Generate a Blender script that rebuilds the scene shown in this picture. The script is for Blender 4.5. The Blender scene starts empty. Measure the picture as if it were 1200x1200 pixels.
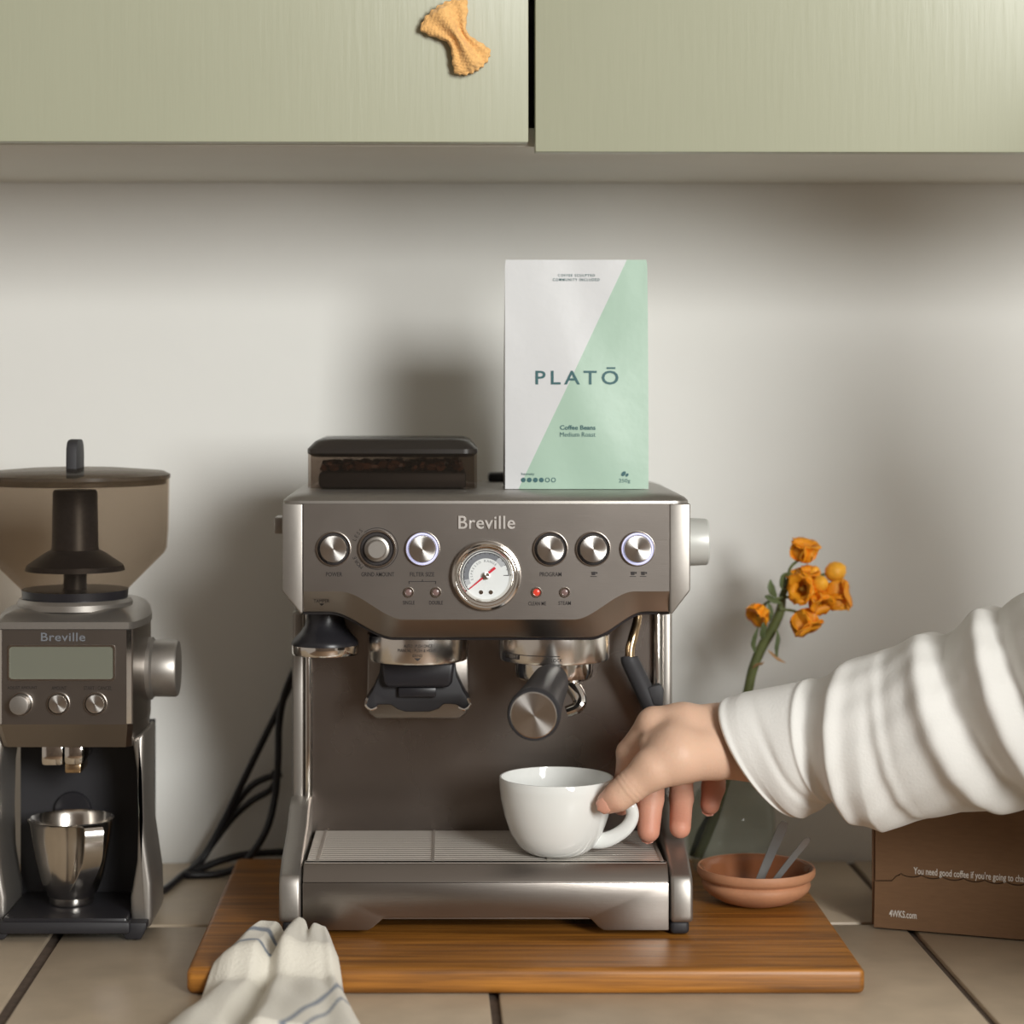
import bpy, bmesh, math, random
import numpy as np
from mathutils import Vector, Matrix

# ------------------------------------------------------------------ camera, light, exposure
F, CX, CY, H = 2550.0, 530.0, 447.0, 0.4515      # focal length / principal point in 1200 px, eye height above worktop
sc = bpy.context.scene
sc.view_settings.view_transform = 'Standard'
sc.view_settings.look = 'None'
sc.view_settings.gamma = 1.0
sc.view_settings.use_curve_mapping = False
sc.view_settings.exposure = 0.0
sc.cycles.use_denoising = True

cam_d = bpy.data.cameras.new('camera')
cam = bpy.data.objects.new('camera', cam_d)
sc.collection.objects.link(cam)
cam.location = (0, 0, H)
cam.rotation_euler = (math.pi / 2, 0, 0)
cam_d.sensor_width = 36.0
cam_d.lens = 36.0 * F / 1200.0
cam_d.shift_x = (600 - CX) / 1200.0
cam_d.shift_y = -(600 - CY) / 1200.0
cam_d.clip_start = 0.05
cam_d.dof.use_dof = True
cam_d.dof.focus_distance = 1.715
cam_d.dof.aperture_fstop = 4.0
sc.camera = cam

world = bpy.data.worlds.new('world')
sc.world = world
world.use_nodes = True
bg = world.node_tree.nodes['Background']
bg.inputs['Color'].default_value = (1.0, 0.88, 0.76, 1)
bg.inputs['Strength'].default_value = 0.32

def area_light(name, loc, target, sx, sy, power, col):
    ld = bpy.data.lights.new(name, 'AREA')
    ld.shape = 'RECTANGLE'; ld.size = sx; ld.size_y = sy; ld.energy = power; ld.color = col
    o = bpy.data.objects.new(name, ld)
    sc.collection.objects.link(o)
    o.location = loc
    o.rotation_euler = (Vector(target) - Vector(loc)).to_track_quat('-Z', 'Y').to_euler()
    return o
area_light('window_light', (1.62, -1.78, 1.12), (0.05, 1.85, 0.35), 1.25, 1.45, 205, (1.0, 1.0, 0.97))

# ------------------------------------------------------------------ helpers
C = sc.collection
random.seed(7)

def P(px, py, d):
    return Vector(((px - CX) * d / F, d, H - (py - CY) * d / F))
def X(px, d): return (px - CX) * d / F
def Z(py, d): return H - (py - CY) * d / F

def mat(name, col, rough=0.5, metal=0.0, noise=0.0, nscale=40, nstretch=(1, 1, 1), bump=0.0, bscale=200, bstretch=(1, 1, 1),
        trans=0.0, ior=1.45, emit=None, estr=0.0, sss=0.0, aniso=0.0, coat=0.0, sheen=0.0, rvar=0.0, tangent=None, spec=None):
    m = bpy.data.materials.new(name); m.use_nodes = True
    nt = m.node_tree; b = nt.nodes['Principled BSDF']
    b.inputs['Base Color'].default_value = (*col, 1)
    b.inputs['Roughness'].default_value = rough
    b.inputs['Metallic'].default_value = metal
    b.inputs['Transmission Weight'].default_value = trans
    b.inputs['IOR'].default_value = ior
    b.inputs['Coat Weight'].default_value = coat
    b.inputs['Sheen Weight'].default_value = sheen
    b.inputs['Anisotropic'].default_value = aniso
    if spec is not None: b.inputs['Specular IOR Level'].default_value = spec
    if sss:
        b.inputs['Subsurface Weight'].default_value = sss
        b.inputs['Subsurface Radius'].default_value = (0.010, 0.004, 0.002)
        b.inputs['Subsurface Scale'].default_value = 0.6
    if emit:
        b.inputs['Emission Color'].default_value = (*emit, 1)
        b.inputs['Emission Strength'].default_value = estr
    def nz(scale, stretch, detail=4):
        tc = nt.nodes.new('ShaderNodeTexCoord'); mp = nt.nodes.new('ShaderNodeMapping')
        n = nt.nodes.new('ShaderNodeTexNoise')
        mp.inputs['Scale'].default_value = stretch
        n.inputs['Scale'].default_value = scale; n.inputs['Detail'].default_value = detail
        nt.links.new(tc.outputs['Object'], mp.inputs['Vector']); nt.links.new(mp.outputs['Vector'], n.inputs['Vector'])
        return n
    if noise:
        n = nz(nscale, nstretch)
        r = nt.nodes.new('ShaderNodeValToRGB')
        r.color_ramp.elements[0].position = 0.3; r.color_ramp.elements[1].position = 0.7
        r.color_ramp.elements[0].color = (*[max(0, c * (1 - noise)) for c in col], 1)
        r.color_ramp.elements[1].color = (*[min(1, c * (1 + noise)) for c in col], 1)
        nt.links.new(n.outputs['Fac'], r.inputs['Fac']); nt.links.new(r.outputs['Color'], b.inputs['Base Color'])
    if bump:
        n = nz(bscale, bstretch); bp = nt.nodes.new('ShaderNodeBump')
        bp.inputs['Strength'].default_value = bump; bp.inputs['Distance'].default_value = 0.001
        nt.links.new(n.outputs['Fac'], bp.inputs['Height']); nt.links.new(bp.outputs['Normal'], b.inputs['Normal'])
    if rvar:
        n = nz(9, (1, 1, 1)); mr = nt.nodes.new('ShaderNodeMapRange')
        mr.inputs['To Min'].default_value = rough - rvar; mr.inputs['To Max'].default_value = rough + rvar
        nt.links.new(n.outputs['Fac'], mr.inputs['Value']); nt.links.new(mr.outputs['Result'], b.inputs['Roughness'])
    if tangent:
        t = nt.nodes.new('ShaderNodeTangent'); t.direction_type = 'RADIAL'; t.axis = tangent
        nt.links.new(t.outputs['Tangent'], b.inputs['Tangent'])
    return m

def smoke(name, tint, fac=0.10, rough=0.08, base=(0.10, 0.085, 0.07)):
    m = bpy.data.materials.new(name); m.use_nodes = True
    nt = m.node_tree; b = nt.nodes['Principled BSDF']; out = nt.nodes['Material Output']
    b.inputs['Base Color'].default_value = (*base, 1); b.inputs['Roughness'].default_value = rough; b.inputs['Coat Weight'].default_value = 0.5
    tr = nt.nodes.new('ShaderNodeBsdfTransparent'); tr.inputs['Color'].default_value = (*tint, 1)
    mx = nt.nodes.new('ShaderNodeMixShader'); mx.inputs['Fac'].default_value = fac
    nt.links.new(tr.outputs[0], mx.inputs[1]); nt.links.new(b.outputs[0], mx.inputs[2]); nt.links.new(mx.outputs[0], out.inputs['Surface'])
    return m

M = {}
M['wall'] = mat('wall_paint', (0.775, 0.775, 0.745), 0.75, bump=0.25, bscale=60, noise=0.015, nscale=6)
M['green'] = mat('green_paint', (0.405, 0.415, 0.305), 0.33, bump=0.20, bscale=22, bstretch=(9, 1, 0.7), noise=0.02, nscale=5)
M['carcass'] = mat('carcass_paint', (0.62, 0.60, 0.53), 0.55, noise=0.03, nscale=8)
M['tile'] = mat('glazed_tile', (0.48, 0.39, 0.285), 0.42, noise=0.10, nscale=22, bump=0.15, bscale=60)
M['grout'] = mat('grout', (0.10, 0.072, 0.055), 0.9, noise=0.2, nscale=150)
M['roomwall'] = mat('unseen_brown_wall', (0.25, 0.205, 0.175), 0.8, noise=0.2, nscale=2)  # brown picked for what the steel mirrors from behind the camera
M['floor'] = mat('floor_boards', (0.20, 0.13, 0.08), 0.5, noise=0.2, nscale=6, nstretch=(1, 8, 1))
M['steel'] = mat('brushed_steel', (0.325, 0.295, 0.270), 0.31, 1.0, bump=0.05, bscale=60, bstretch=(1, 30, 30), rvar=0.05)
M['steel_dark'] = mat('brushed_backsplash', (0.275, 0.238, 0.213), 0.28, 1.0, bump=0.06, bscale=50, bstretch=(30, 30, 1), rvar=0.07)
M['cast'] = mat('satin_casting', (0.355, 0.332, 0.305), 0.40, 0.85, noise=0.02, nscale=300)
M['grill'] = mat('grill_wire', (0.66, 0.62, 0.57), 0.38, 0.75)
M['satin'] = mat('satin_group_steel', (0.84, 0.80, 0.75), 0.20, 1.0)
M['pale'] = mat('pale_silver', (0.60, 0.61, 0.58), 0.38, 0.25)
M['silver'] = mat('bright_silver', (0.85, 0.82, 0.79), 0.30, 0.75)
M['polish'] = mat('softly_polished_steel', (0.74, 0.70, 0.65), 0.17, 1.0)
M['chrome'] = mat('polished_steel', (0.80, 0.77, 0.73), 0.10, 1.0)
M['spun'] = mat('spun_steel', (0.78, 0.76, 0.73), 0.26, 1.0, aniso=0.9, tangent='Y')
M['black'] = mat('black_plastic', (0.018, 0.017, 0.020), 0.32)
M['blackmat'] = mat('matt_black_plastic', (0.022, 0.021, 0.024), 0.55)
M['rubber'] = mat('grey_rubber', (0.035, 0.034, 0.037), 0.6)
M['ink'] = mat('panel_ink', (0.025, 0.020, 0.020), 0.6)
M['smoke'] = smoke('smoked_plastic', (0.81, 0.765, 0.715), 0.06)
M['smokelid'] = smoke('smoked_lid', (0.55, 0.51, 0.46), 0.30, 0.25)
M['darklid'] = smoke('dark_smoked_lid', (0.22, 0.19, 0.17), 0.55, 0.3, (0.05, 0.043, 0.038))
M['smokeclear'] = smoke('clear_hopper', (0.72, 0.67, 0.63), 0.08)
M['innerdark'] = mat('hopper_core', (0.035, 0.034, 0.04), 0.4, noise=0.3, nscale=500)
M['bean'] = mat('roasted_bean', (0.085, 0.035, 0.018), 0.35, noise=0.3, nscale=60)
M['lcd'] = mat('lcd_glass', (0.165, 0.17, 0.135), 0.25, coat=0.2)
M['dial'] = mat('dial_white', (0.72, 0.75, 0.75), 0.4)
M['dialgrey'] = mat('dial_grey', (0.16, 0.17, 0.19), 0.5)
M['dialpale'] = mat('dial_pale', (0.42, 0.44, 0.46), 0.5)
M['red'] = mat('needle_red', (0.62, 0.02, 0.04), 0.4)
M['glow'] = mat('button_glow', (0.7, 0.7, 0.9), 0.4, emit=(0.62, 0.66, 1.0), estr=0.45)
M['ledoff'] = mat('led_lens', (0.20, 0.13, 0.12), 0.25)
M['ledred'] = mat('led_lens_red', (0.6, 0.05, 0.03), 0.25, emit=(1.0, 0.10, 0.05), estr=0.15)
M['brassy'] = mat('tarnished_steel', (0.55, 0.40, 0.24), 0.25, 1.0, noise=0.2, nscale=80)
M['cord'] = mat('cord_rubber', (0.012, 0.011, 0.014), 0.35)
M['china'] = mat('white_glaze', (0.78, 0.79, 0.765), 0.07, coat=0.3)
M['terra'] = mat('terracotta', (0.42, 0.20, 0.105), 0.6, noise=0.12, nscale=35, bump=0.2, bscale=300)
M['terraglaze'] = mat('terracotta_glazed', (0.25, 0.095, 0.042), 0.16, noise=0.15, nscale=30)
M['spoon'] = mat('dull_steel', (0.34, 0.34, 0.33), 0.5, 0.7)
M['card'] = mat('cardboard', (0.175, 0.095, 0.046), 0.8, noise=0.06, nscale=90, nstretch=(1, 1, 6), bump=0.1, bscale=150, bstretch=(1, 1, 8))
M['carddark'] = mat('cardboard_cut', (0.16, 0.085, 0.045), 0.85)
M['tear'] = mat('gap_shade_cardboard', (0.05, 0.024, 0.012), 0.9)  # near-black card colour standing in for shade inside the cut gap
M['whiteink'] = mat('white_print', (0.72, 0.68, 0.62), 0.7)
M['teal'] = mat('teal_print', (0.045, 0.125, 0.135), 0.6)
M['glass'] = smoke('vase_glass', (0.90, 0.915, 0.885), 0.10, 0.05, (0.62, 0.64, 0.60))
M['petal'] = mat('orange_petal', (0.95, 0.315, 0.010), 0.5, noise=0.12, nscale=110, sss=0.25)
M['bud'] = mat('orange_bud', (0.90, 0.42, 0.03), 0.5, noise=0.15, nscale=120)
M['pistil'] = mat('dark_pistil', (0.30, 0.14, 0.015), 0.6)
M['stem'] = mat('green_stem', (0.115, 0.135, 0.045), 0.5, noise=0.25, nscale=60)
M['leaf'] = mat('green_leaf', (0.095, 0.125, 0.05), 0.5, noise=0.2, nscale=80)
M['dry'] = mat('dry_bract', (0.42, 0.25, 0.12), 0.7)
M['darkleaf'] = mat('dark_leaf', (0.02, 0.035, 0.02), 0.5)
M['cotton'] = mat('white_cotton', (0.74, 0.73, 0.70), 0.9, bump=0.25, bscale=420, noise=0.015, nscale=8, sheen=0.15)
M['yarn'] = mat('yellow_yarn', (0.82, 0.47, 0.17), 0.9, noise=0.14, nscale=260, bump=1.0, bscale=430, sheen=0.3)
M['nail'] = mat('fingernail', (0.70, 0.36, 0.26), 0.28)

def wood_mat():
    m = bpy.data.materials.new('oiled_wood'); m.use_nodes = True
    nt = m.node_tree; b = nt.nodes['Principled BSDF']
    tc = nt.nodes.new('ShaderNodeTexCoord'); mp = nt.nodes.new('ShaderNodeMapping')
    mp.inputs['Scale'].default_value = (1.6, 26, 26)
    n1 = nt.nodes.new('ShaderNodeTexNoise'); n1.inputs['Scale'].default_value = 4; n1.inputs['Detail'].default_value = 6
    n1.inputs['Distortion'].default_value = 0.6
    mp2 = nt.nodes.new('ShaderNodeMapping'); mp2.inputs['Scale'].default_value = (3, 220, 220)
    n2 = nt.nodes.new('ShaderNodeTexNoise'); n2.inputs['Scale'].default_value = 5; n2.inputs['Detail'].default_value = 2
    r = nt.nodes.new('ShaderNodeValToRGB')
    e = r.color_ramp.elements
    e[0].position = 0.25; e[0].color = (0.145, 0.056, 0.011, 1)
    e[1].position = 0.75; e[1].color = (0.52, 0.215, 0.033, 1)
    k = e.new(0.5); k.color = (0.33, 0.130, 0.020, 1)
    mx = nt.nodes.new('ShaderNodeMix'); mx.data_type = 'RGBA'; mx.blend_type = 'MULTIPLY'; mx.inputs[0].default_value = 0.45
    r2 = nt.nodes.new('ShaderNodeValToRGB'); r2.color_ramp.elements[0].position = 0.35; r2.color_ramp.elements[0].color = (0.45, 0.42, 0.4, 1)
    r2.color_ramp.elements[1].position = 0.6
    L = nt.links.new
    L(tc.outputs['Object'], mp.inputs['Vector']); L(mp.outputs['Vector'], n1.inputs['Vector'])
    L(tc.outputs['Object'], mp2.inputs['Vector']); L(mp2.outputs['Vector'], n2.inputs['Vector'])
    L(n1.outputs['Fac'], r.inputs['Fac']); L(n2.outputs['Fac'], r2.inputs['Fac'])
    L(r.outputs['Color'], mx.inputs[6]); L(r2.outputs['Color'], mx.inputs[7]); L(mx.outputs[2], b.inputs['Base Color'])
    b.inputs['Roughness'].default_value = 0.42
    bp = nt.nodes.new('ShaderNodeBump'); bp.inputs['Strength'].default_value = 0.12; bp.inputs['Distance'].default_value = 0.001
    L(n2.outputs['Fac'], bp.inputs['Height']); L(bp.outputs['Normal'], b.inputs['Normal'])
    return m
M['wood'] = wood_mat()

def attr_mix(name, attr, c0, c1, rough, sss=0.0, bump=0.0, bscale=300, sheen=0.0):
    """base colour mixed by a per-vertex attribute that belongs to the thing itself"""
    m = mat(name, c0, rough, sss=sss, bump=bump, bscale=bscale, sheen=sheen)
    nt = m.node_tree; b = nt.nodes['Principled BSDF']
    a = nt.nodes.new('ShaderNodeAttribute'); a.attribute_name = attr
    mx = nt.nodes.new('ShaderNodeMix'); mx.data_type = 'RGBA'
    mx.inputs[6].default_value = (*c0, 1); mx.inputs[7].default_value = (*c1, 1)
    nt.links.new(a.outputs['Fac'], mx.inputs[0]); nt.links.new(mx.outputs[2], b.inputs['Base Color'])
    return m
M['skin'] = attr_mix('skin', 'flush', (0.70, 0.455, 0.325), (0.62, 0.26, 0.175), 0.5, sss=0.12, bump=0.22, bscale=420)
M['towel'] = attr_mix('towel_cotton', 'stripe', (0.70, 0.665, 0.58), (0.17, 0.20, 0.25), 0.95, bump=0.7, bscale=520, sheen=0.2)

class B:
    """collects shapes; build() links them as ONE mesh object"""
    def __init__(s): s.bm = bmesh.new()
    def add(s, verts, faces, bev=0.0, seg=2, ang=20):
        vs = [s.bm.verts.new(v) for v in verts]
        fs = []
        for f in faces:
            try: fs.append(s.bm.faces.new([vs[i] for i in f]))
            except ValueError: pass
        if bev:
            s.bm.normal_update()
            bmesh.ops.recalc_face_normals(s.bm, faces=fs)
            es = {e for f in fs for e in f.edges if len(e.link_faces) == 2 and e.calc_face_angle(0) > math.radians(ang)}
            bmesh.ops.bevel(s.bm, geom=list(es), offset=bev, segments=seg, affect='EDGES', profile=0.5, clamp_overlap=True)
        return s
    def box(s, x0, x1, y0, y1, z0, z1, bev=0.0, seg=2):
        v = [(x0, y0, z0), (x1, y0, z0), (x1, y1, z0), (x0, y1, z0), (x0, y0, z1), (x1, y0, z1), (x1, y1, z1), (x0, y1, z1)]
        return s.add(v, [(0, 3, 2, 1), (4, 5, 6, 7), (0, 1, 5, 4), (1, 2, 6, 5), (2, 3, 7, 6), (3, 0, 4, 7)], bev, seg)
    def prism(s, loop, vec, bev=0.0, seg=2, ang=20):
        n = len(loop); vec = Vector(vec)
        v = [Vector(p) for p in loop] + [Vector(p) + vec for p in loop]
        f = [tuple(range(n)), tuple(range(2 * n - 1, n - 1, -1))] + [(i, (i + 1) % n, n + (i + 1) % n, n + i) for i in range(n)]
        return s.add(v, f, bev, seg, ang)
    def rings(s, rings, cap0=True, cap1=True, loop=True):
        n = len(rings[0]); v = [p for r in rings for p in r]; f = []
        for i in range(len(rings) - 1):
            for j in range(n if loop else n - 1):
                k = (j + 1) % n
                f.append((i * n + j, i * n + k, (i + 1) * n + k, (i + 1) * n + j))
        if cap0: f.append(tuple(range(n - 1, -1, -1)))
        if cap1: f.append(tuple((len(rings) - 1) * n + j for j in range(n)))
        return s.add(v, f)
    def lathe(s, prof, c, axis=(0, 0, 1), seg=32, cap0=True, cap1=True, sx=1.0):
        q = Vector((0, 0, 1)).rotation_difference(Vector(axis).normalized()); c = Vector(c)
        rs = []
        for r, h in prof:
            rs.append([c + q @ Vector((max(r, 1e-5) * sx * math.cos(2 * math.pi * j / seg), max(r, 1e-5) * math.sin(2 * math.pi * j / seg), h)) for j in range(seg)])
        return s.rings(rs, cap0, cap1)
    def tube(s, pts, r, seg=10, sub=6, cap=True, flat=1.0):
        pts = [Vector(p) for p in pts]
        rr = r if isinstance(r, (list, tuple)) else [r] * len(pts)
        P2, R2 = [], []
        for i in range(len(pts) - 1):
            p0, p1, p2, p3 = pts[max(i - 1, 0)], pts[i], pts[i + 1], pts[min(i + 2, len(pts) - 1)]
            for k in range(sub):
                t = k / sub
                P2.append(0.5 * ((2 * p1) + (p2 - p0) * t + (2 * p0 - 5 * p1 + 4 * p2 - p3) * t * t + (3 * p1 - p0 - 3 * p2 + p3) * t ** 3))
                R2.append(rr[i] * (1 - t) + rr[i + 1] * t)
        P2.append(pts[-1]); R2.append(rr[-1])
        t0 = (P2[1] - P2[0]).normalized()
        nrm = t0.orthogonal().normalized(); rs = []
        for i, p in enumerate(P2):
            t = (P2[min(i + 1, len(P2) - 1)] - P2[max(i - 1, 0)]).normalized()
            nrm = (nrm - t * nrm.dot(t)).normalized(); b = t.cross(nrm)
            rs.append([p + R2[i] * (nrm * math.cos(2 * math.pi * j / seg) + b * flat * math.sin(2 * math.pi * j / seg)) for j in range(seg)])
        return s.rings(rs, cap, cap)
    def ball(s, c, rx, ry=None, rz=None, seg=12, rot=None):
        ry = ry or rx; rz = rz or rx; c = Vector(c); rs = []
        h = seg // 2
        for i in range(1, h):
            a = math.pi * i / h
            ring = []
            for j in range(seg):
                v = Vector((rx * math.sin(a) * math.cos(2 * math.pi * j / seg), ry * math.sin(a) * math.sin(2 * math.pi * j / seg), -rz * math.cos(a)))
                ring.append(c + (rot @ v if rot else v))
            rs.append(ring)
        return s.rings(rs, True, True)
    def grid(s, fn, nu, nv, wrap=False):
        v = [fn(i / nu, j / nv) for j in range(nv + 1) for i in range(nu + 1)]
        f = [(j * (nu + 1) + i, j * (nu + 1) + i + 1, (j + 1) * (nu + 1) + i + 1, (j + 1) * (nu + 1) + i) for j in range(nv) for i in range(nu)]
        return s.add(v, f)
    def mesh(s, name, material, org=Vector((0, 0, 0)), sharp=35, recalc=True):
        if recalc: bmesh.ops.recalc_face_normals(s.bm, faces=s.bm.faces[:])
        bmesh.ops.translate(s.bm, verts=s.bm.verts[:], vec=-Vector(org))
        me = bpy.data.meshes.new(name); s.bm.to_mesh(me); s.bm.free()
        if material: me.materials.append(M[material] if isinstance(material, str) else material)
        me.polygons.foreach_set('use_smooth', [True] * len(me.polygons))
        me.set_sharp_from_angle(angle=math.radians(sharp))
        return me
    def build(s, name, material, parent=None, org=None, sharp=35, recalc=True):
        """shapes are given in world space; origin is the parent's origin, or org"""
        if org is None: org = ORG[parent.name] if parent else Vector((0, 0, 0))
        return link(name, s.mesh(name, material, org, sharp, recalc), parent, org)

ORG = {}
def link(name, me, parent=None, org=Vector((0, 0, 0))):
    o = bpy.data.objects.new(name, me); C.objects.link(o)
    org = Vector(org)
    if parent: o.parent = parent; o.location = org - ORG[parent.name]
    else: o.location = org
    ORG[o.name] = org
    return o
def tag(o, label=None, cat=None, group=None, kind=None):
    if label: o['label'] = label
    if cat: o['category'] = cat
    if group: o['group'] = group
    if kind: o['kind'] = kind
    return o
def thing(name, loc, label, cat, group=None):
    o = bpy.data.objects.new(name, None); C.objects.link(o); o.location = loc
    o.empty_display_size = 0.02
    ORG[o.name] = Vector(loc)
    return tag(o, label, cat, group)

def lerp(a, b, t): return a + (b - a) * t
def sstep(a, b, x):
    t = min(1, max(0, (x - a) / (b - a))); return t * t * (3 - 2 * t)
def interp(x, pts):
    if x <= pts[0][0]: return pts[0][1]
    for (a, va), (b, vb) in zip(pts, pts[1:]):
        if x <= b: return va + (vb - va) * (x - a) / (b - a)
    return pts[-1][1]

def glyphs(text, extrude=0.0, spacing=1.0, bold=0.0):
    cu = bpy.data.curves.new('t', 'FONT'); cu.body = text; cu.resolution_u = 3; cu.extrude = extrude
    cu.space_character = spacing; cu.offset = bold
    if extrude: cu.bevel_depth = 0.018; cu.bevel_resolution = 0; cu.offset = bold - 0.018
    o = bpy.data.objects.new('t', cu); C.objects.link(o)
    dg = bpy.context.evaluated_depsgraph_get()
    me = bpy.data.meshes.new_from_object(o.evaluated_get(dg))
    vs = [v.co.copy() for v in me.vertices]; fs = [tuple(p.vertices) for p in me.polygons]
    bpy.data.objects.remove(o); bpy.data.curves.remove(cu); bpy.data.meshes.remove(me)
    return vs, fs
def text(name, s, fn, material, parent, box, spacing=1.0, bold=0.0, raised=0.0):
    """lettering fitted to box = (u0, u1, v_bottom, v_top); fn(u, v, w) gives the point on the carrying surface"""
    vs, fs = glyphs(s, 0.05 if raised else 0.0, spacing, bold)
    x0 = min(v.x for v in vs); x1 = max(v.x for v in vs); y0 = min(v.y for v in vs); y1 = max(v.y for v in vs)
    u0, u1, v0, v1 = box
    pts = [fn(lerp(u0, u1, (v.x - x0) / (x1 - x0)), lerp(v0, v1, (v.y - y0) / (y1 - y0)), raised * (v.z / 0.05 * 0.5 + 0.5) if raised else 0.0) for v in vs]
    b = B(); b.add(pts, fs)
    return b.build(name, material, parent, recalc=bool(raised))

def rrect(hx, hy, r, seg=5):
    out = []
    for cx, cy, a0 in ((hx - r, hy - r, 0), (-hx + r, hy - r, 90), (-hx + r, -hy + r, 180), (hx - r, -hy + r, 270)):
        for k in range(seg + 1):
            a = math.radians(a0 + 90 * k / seg); out.append((cx + r * math.cos(a), cy + r * math.sin(a)))
    return out

# the wall, worktop and cabinet recede very slightly to the right
ROT = Matrix.Translation((0.06, 2.05, 0)) @ Matrix.Rotation(math.radians(0.8), 4, 'Z') @ Matrix.Translation((-0.06, -2.05, 0))
def turn(o): o.matrix_world = ROT @ Matrix.Translation(o.location); return o

# ------------------------------------------------------------------ setting
WD = 2.05
b = B(); b.box(-1.6, 1.9, WD, WD + 0.10, -0.90, 1.55)
turn(tag(b.build('wall_back', 'wall'), kind='structure'))
b = B(); b.box(-2.2, 2.6, -2.0, WD + 0.2, -0.95, -0.90)
tag(b.build('floor', 'floor'), kind='structure')
b = B(); b.box(-2.2, 2.6, -2.0, -1.9, -0.90, 2.2)
tag(b.build('unseen_wall_front', 'roomwall'), kind='structure')  # unseen wall added behind the camera to give the steel dark reflections

T0 = [-1.033, -0.680, -0.327, 0.0258, 0.3735, 0.7245, 1.0755]
FRONT, ROW, BACK = 1.452, 1.810, WD
b = B(); b.box(T0[0], T0[-1], FRONT, BACK, -0.045, -0.0035)
wt = tag(b.build('worktop', 'grout'), 'beige tiled worktop with dark brown grout running under everything', 'worktop')
ORG[wt.name] = Vector((0, 0, 0))
tile_me = {}
for row, (y0, y1) in enumerate(((FRONT, ROW), (ROW, BACK))):
    for i in range(6):
        w = T0[i + 1] - T0[i]
        key = row
        if key not in tile_me:
            bb = B(); bb.box(-0.1715, 0.1715, -(y1 - y0) / 2 + 0.0042, (y1 - y0) / 2 - 0.0042, -0.009, 0, 0.002, 2)
            tile_me[key] = bb.mesh('tile', 'tile')
        t = link('tile', tile_me[key], wt, Vector(((T0[i] + T0[i + 1]) / 2, (y0 + y1) / 2, 0)))
turn(wt)

# wall cabinet with two doors
cz, cd = 0.638, 1.73
cab = thing('wall_cabinet', (0.06, 1.90, cz), 'sage green painted wall cabinet with two flat doors above the coffee machine', 'cabinet')
def cpart(name, *a, m='carcass', bev=0.0008): bb = B(); bb.box(*a, bev); return bb.build(name, m, cab)
cpart('bottom_panel', -0.62, 0.74, cd, WD, cz, cz + 0.015)
cpart('top_panel', -0.62, 0.74, cd, WD, 1.32, 1.335)
cpart('back_panel', -0.62, 0.74, WD - 0.008, WD, cz + 0.015, 1.32)
cpart('side_panel', -0.62, -0.604, cd, WD, cz + 0.015, 1.32)
cpart('side_panel', 0.724, 0.74, cd, WD, cz + 0.015, 1.32)
gl, gr = X(612.3, 1.712), X(620.2, 1.712)
cpart('door', -0.62, gl, 1.712, 1.7295, 0.6396, 1.335, m='green', bev=0.0012)
cpart('door', gr, 0.74, 1.712, 1.7295, 0.6322, 1.335, m='green', bev=0.0012)
cab.matrix_world = ROT @ Matrix.Translation(cab.location)

# ------------------------------------------------------------------ crochet bow on the left door
bow = thing('crochet_bow', P(537, 46, 1.708), 'small yellow crochet bow fixed on the left green cabinet door', 'ornament')
def bow_lobe(sgn, length, wid):
    a = math.radians(58)
    ax = Vector((math.cos(a), 0, -math.sin(a))) * sgn; cr = Vector((math.sin(a), 0, math.cos(a)))
    o = P(537, 46, 1.708)
    bb = B(); NU, NV = 44, 40
    def half(u): return 0.0085 + (wid - 0.0085) * sstep(0.0, 0.95, u) ** 0.9
    def f(side):
        def g(i, j):
            u = i; w = j * 2 - 1
            sc_ = 1 + 0.030 * math.cos(w * 19.0) * sstep(0.75, 1.0, u)
            edge = 0.05 * math.cos(u * 22)
            hw = half(u) * (1 - 0.10 * sstep(0.85, 1.0, u)) * (1 + 0.6 * edge * abs(w) ** 6)
            L = u * length * (sc_ + 0.16 * (1 - w * w) * u - 0.05 * abs(w) ** 6)
            dome = (1 - abs(w) ** 4) * (1 - sstep(0.86, 1.0, u) * 0.75)
            pleat = 0.75 * math.cos(w * 6.3 + 0.3) * (1 - u * 0.55) + 0.25 * math.cos(w * 3.2 + 0.4) * u
            knit = 0.00045 * (math.sin(u * 62) * math.sin(w * 24))
            z = (0.0055 + 0.0045 * dome * (1 + pleat) + knit) if side else 0.0
            return o + ax * L + cr * (w * hw) + Vector((0, -z, 0))
        return g
    bb.grid(f(True), NU, NV)
    bb.grid(f(False), NU, NV)
    bmesh.ops.remove_doubles(bb.bm, verts=bb.bm.verts[:], dist=0.0004)
    # close the rim
    be = [e for e in bb.bm.edges if e.is_boundary]
    try: bmesh.ops.bridge_loops(bb.bm, edges=be)
    except Exception: pass
    return bb
bow_lobe(-1, 0.0255, 0.0215).build('bow_lobe', 'yarn', bow, sharp=180)
bow_lobe(1, 0.0250, 0.0165).build('bow_lobe', 'yarn', bow, sharp=180)
bb = B()
bb.ball(P(537, 46, 1.7045), 0.0060, 0.0046, 0.0088, 16, Matrix.Rotation(math.radians(58), 3, 'Y'))
bb.build('knot', 'yarn', bow, sharp=180)

# ------------------------------------------------------------------ cutting board
BT = 0.02
bx0, bx1, by0, by1 = X(219, 1.604), X(1013, 1.604), 1.600, 1.972
bb = B(); bb.box(bx0, bx1, by0, by1, 0.0005, BT, 0.005, 4)
tag(bb.build('cutting_board', 'wood', None, org=Vector(((bx0 + bx1) / 2, (by0 + by1) / 2, 0.0005))),
    'orange-brown wooden board lying under the espresso machine', 'cutting board')

# ------------------------------------------------------------------ espresso machine
D0, DH, DB = 1.690, 1.715, 1.828        # base front, head front, backsplash
em = thing('espresso_machine', (X(569.5, D0), 1.80, BT), 'wide brushed steel espresso machine with round pressure gauge on the wooden board', 'espresso machine')

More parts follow.
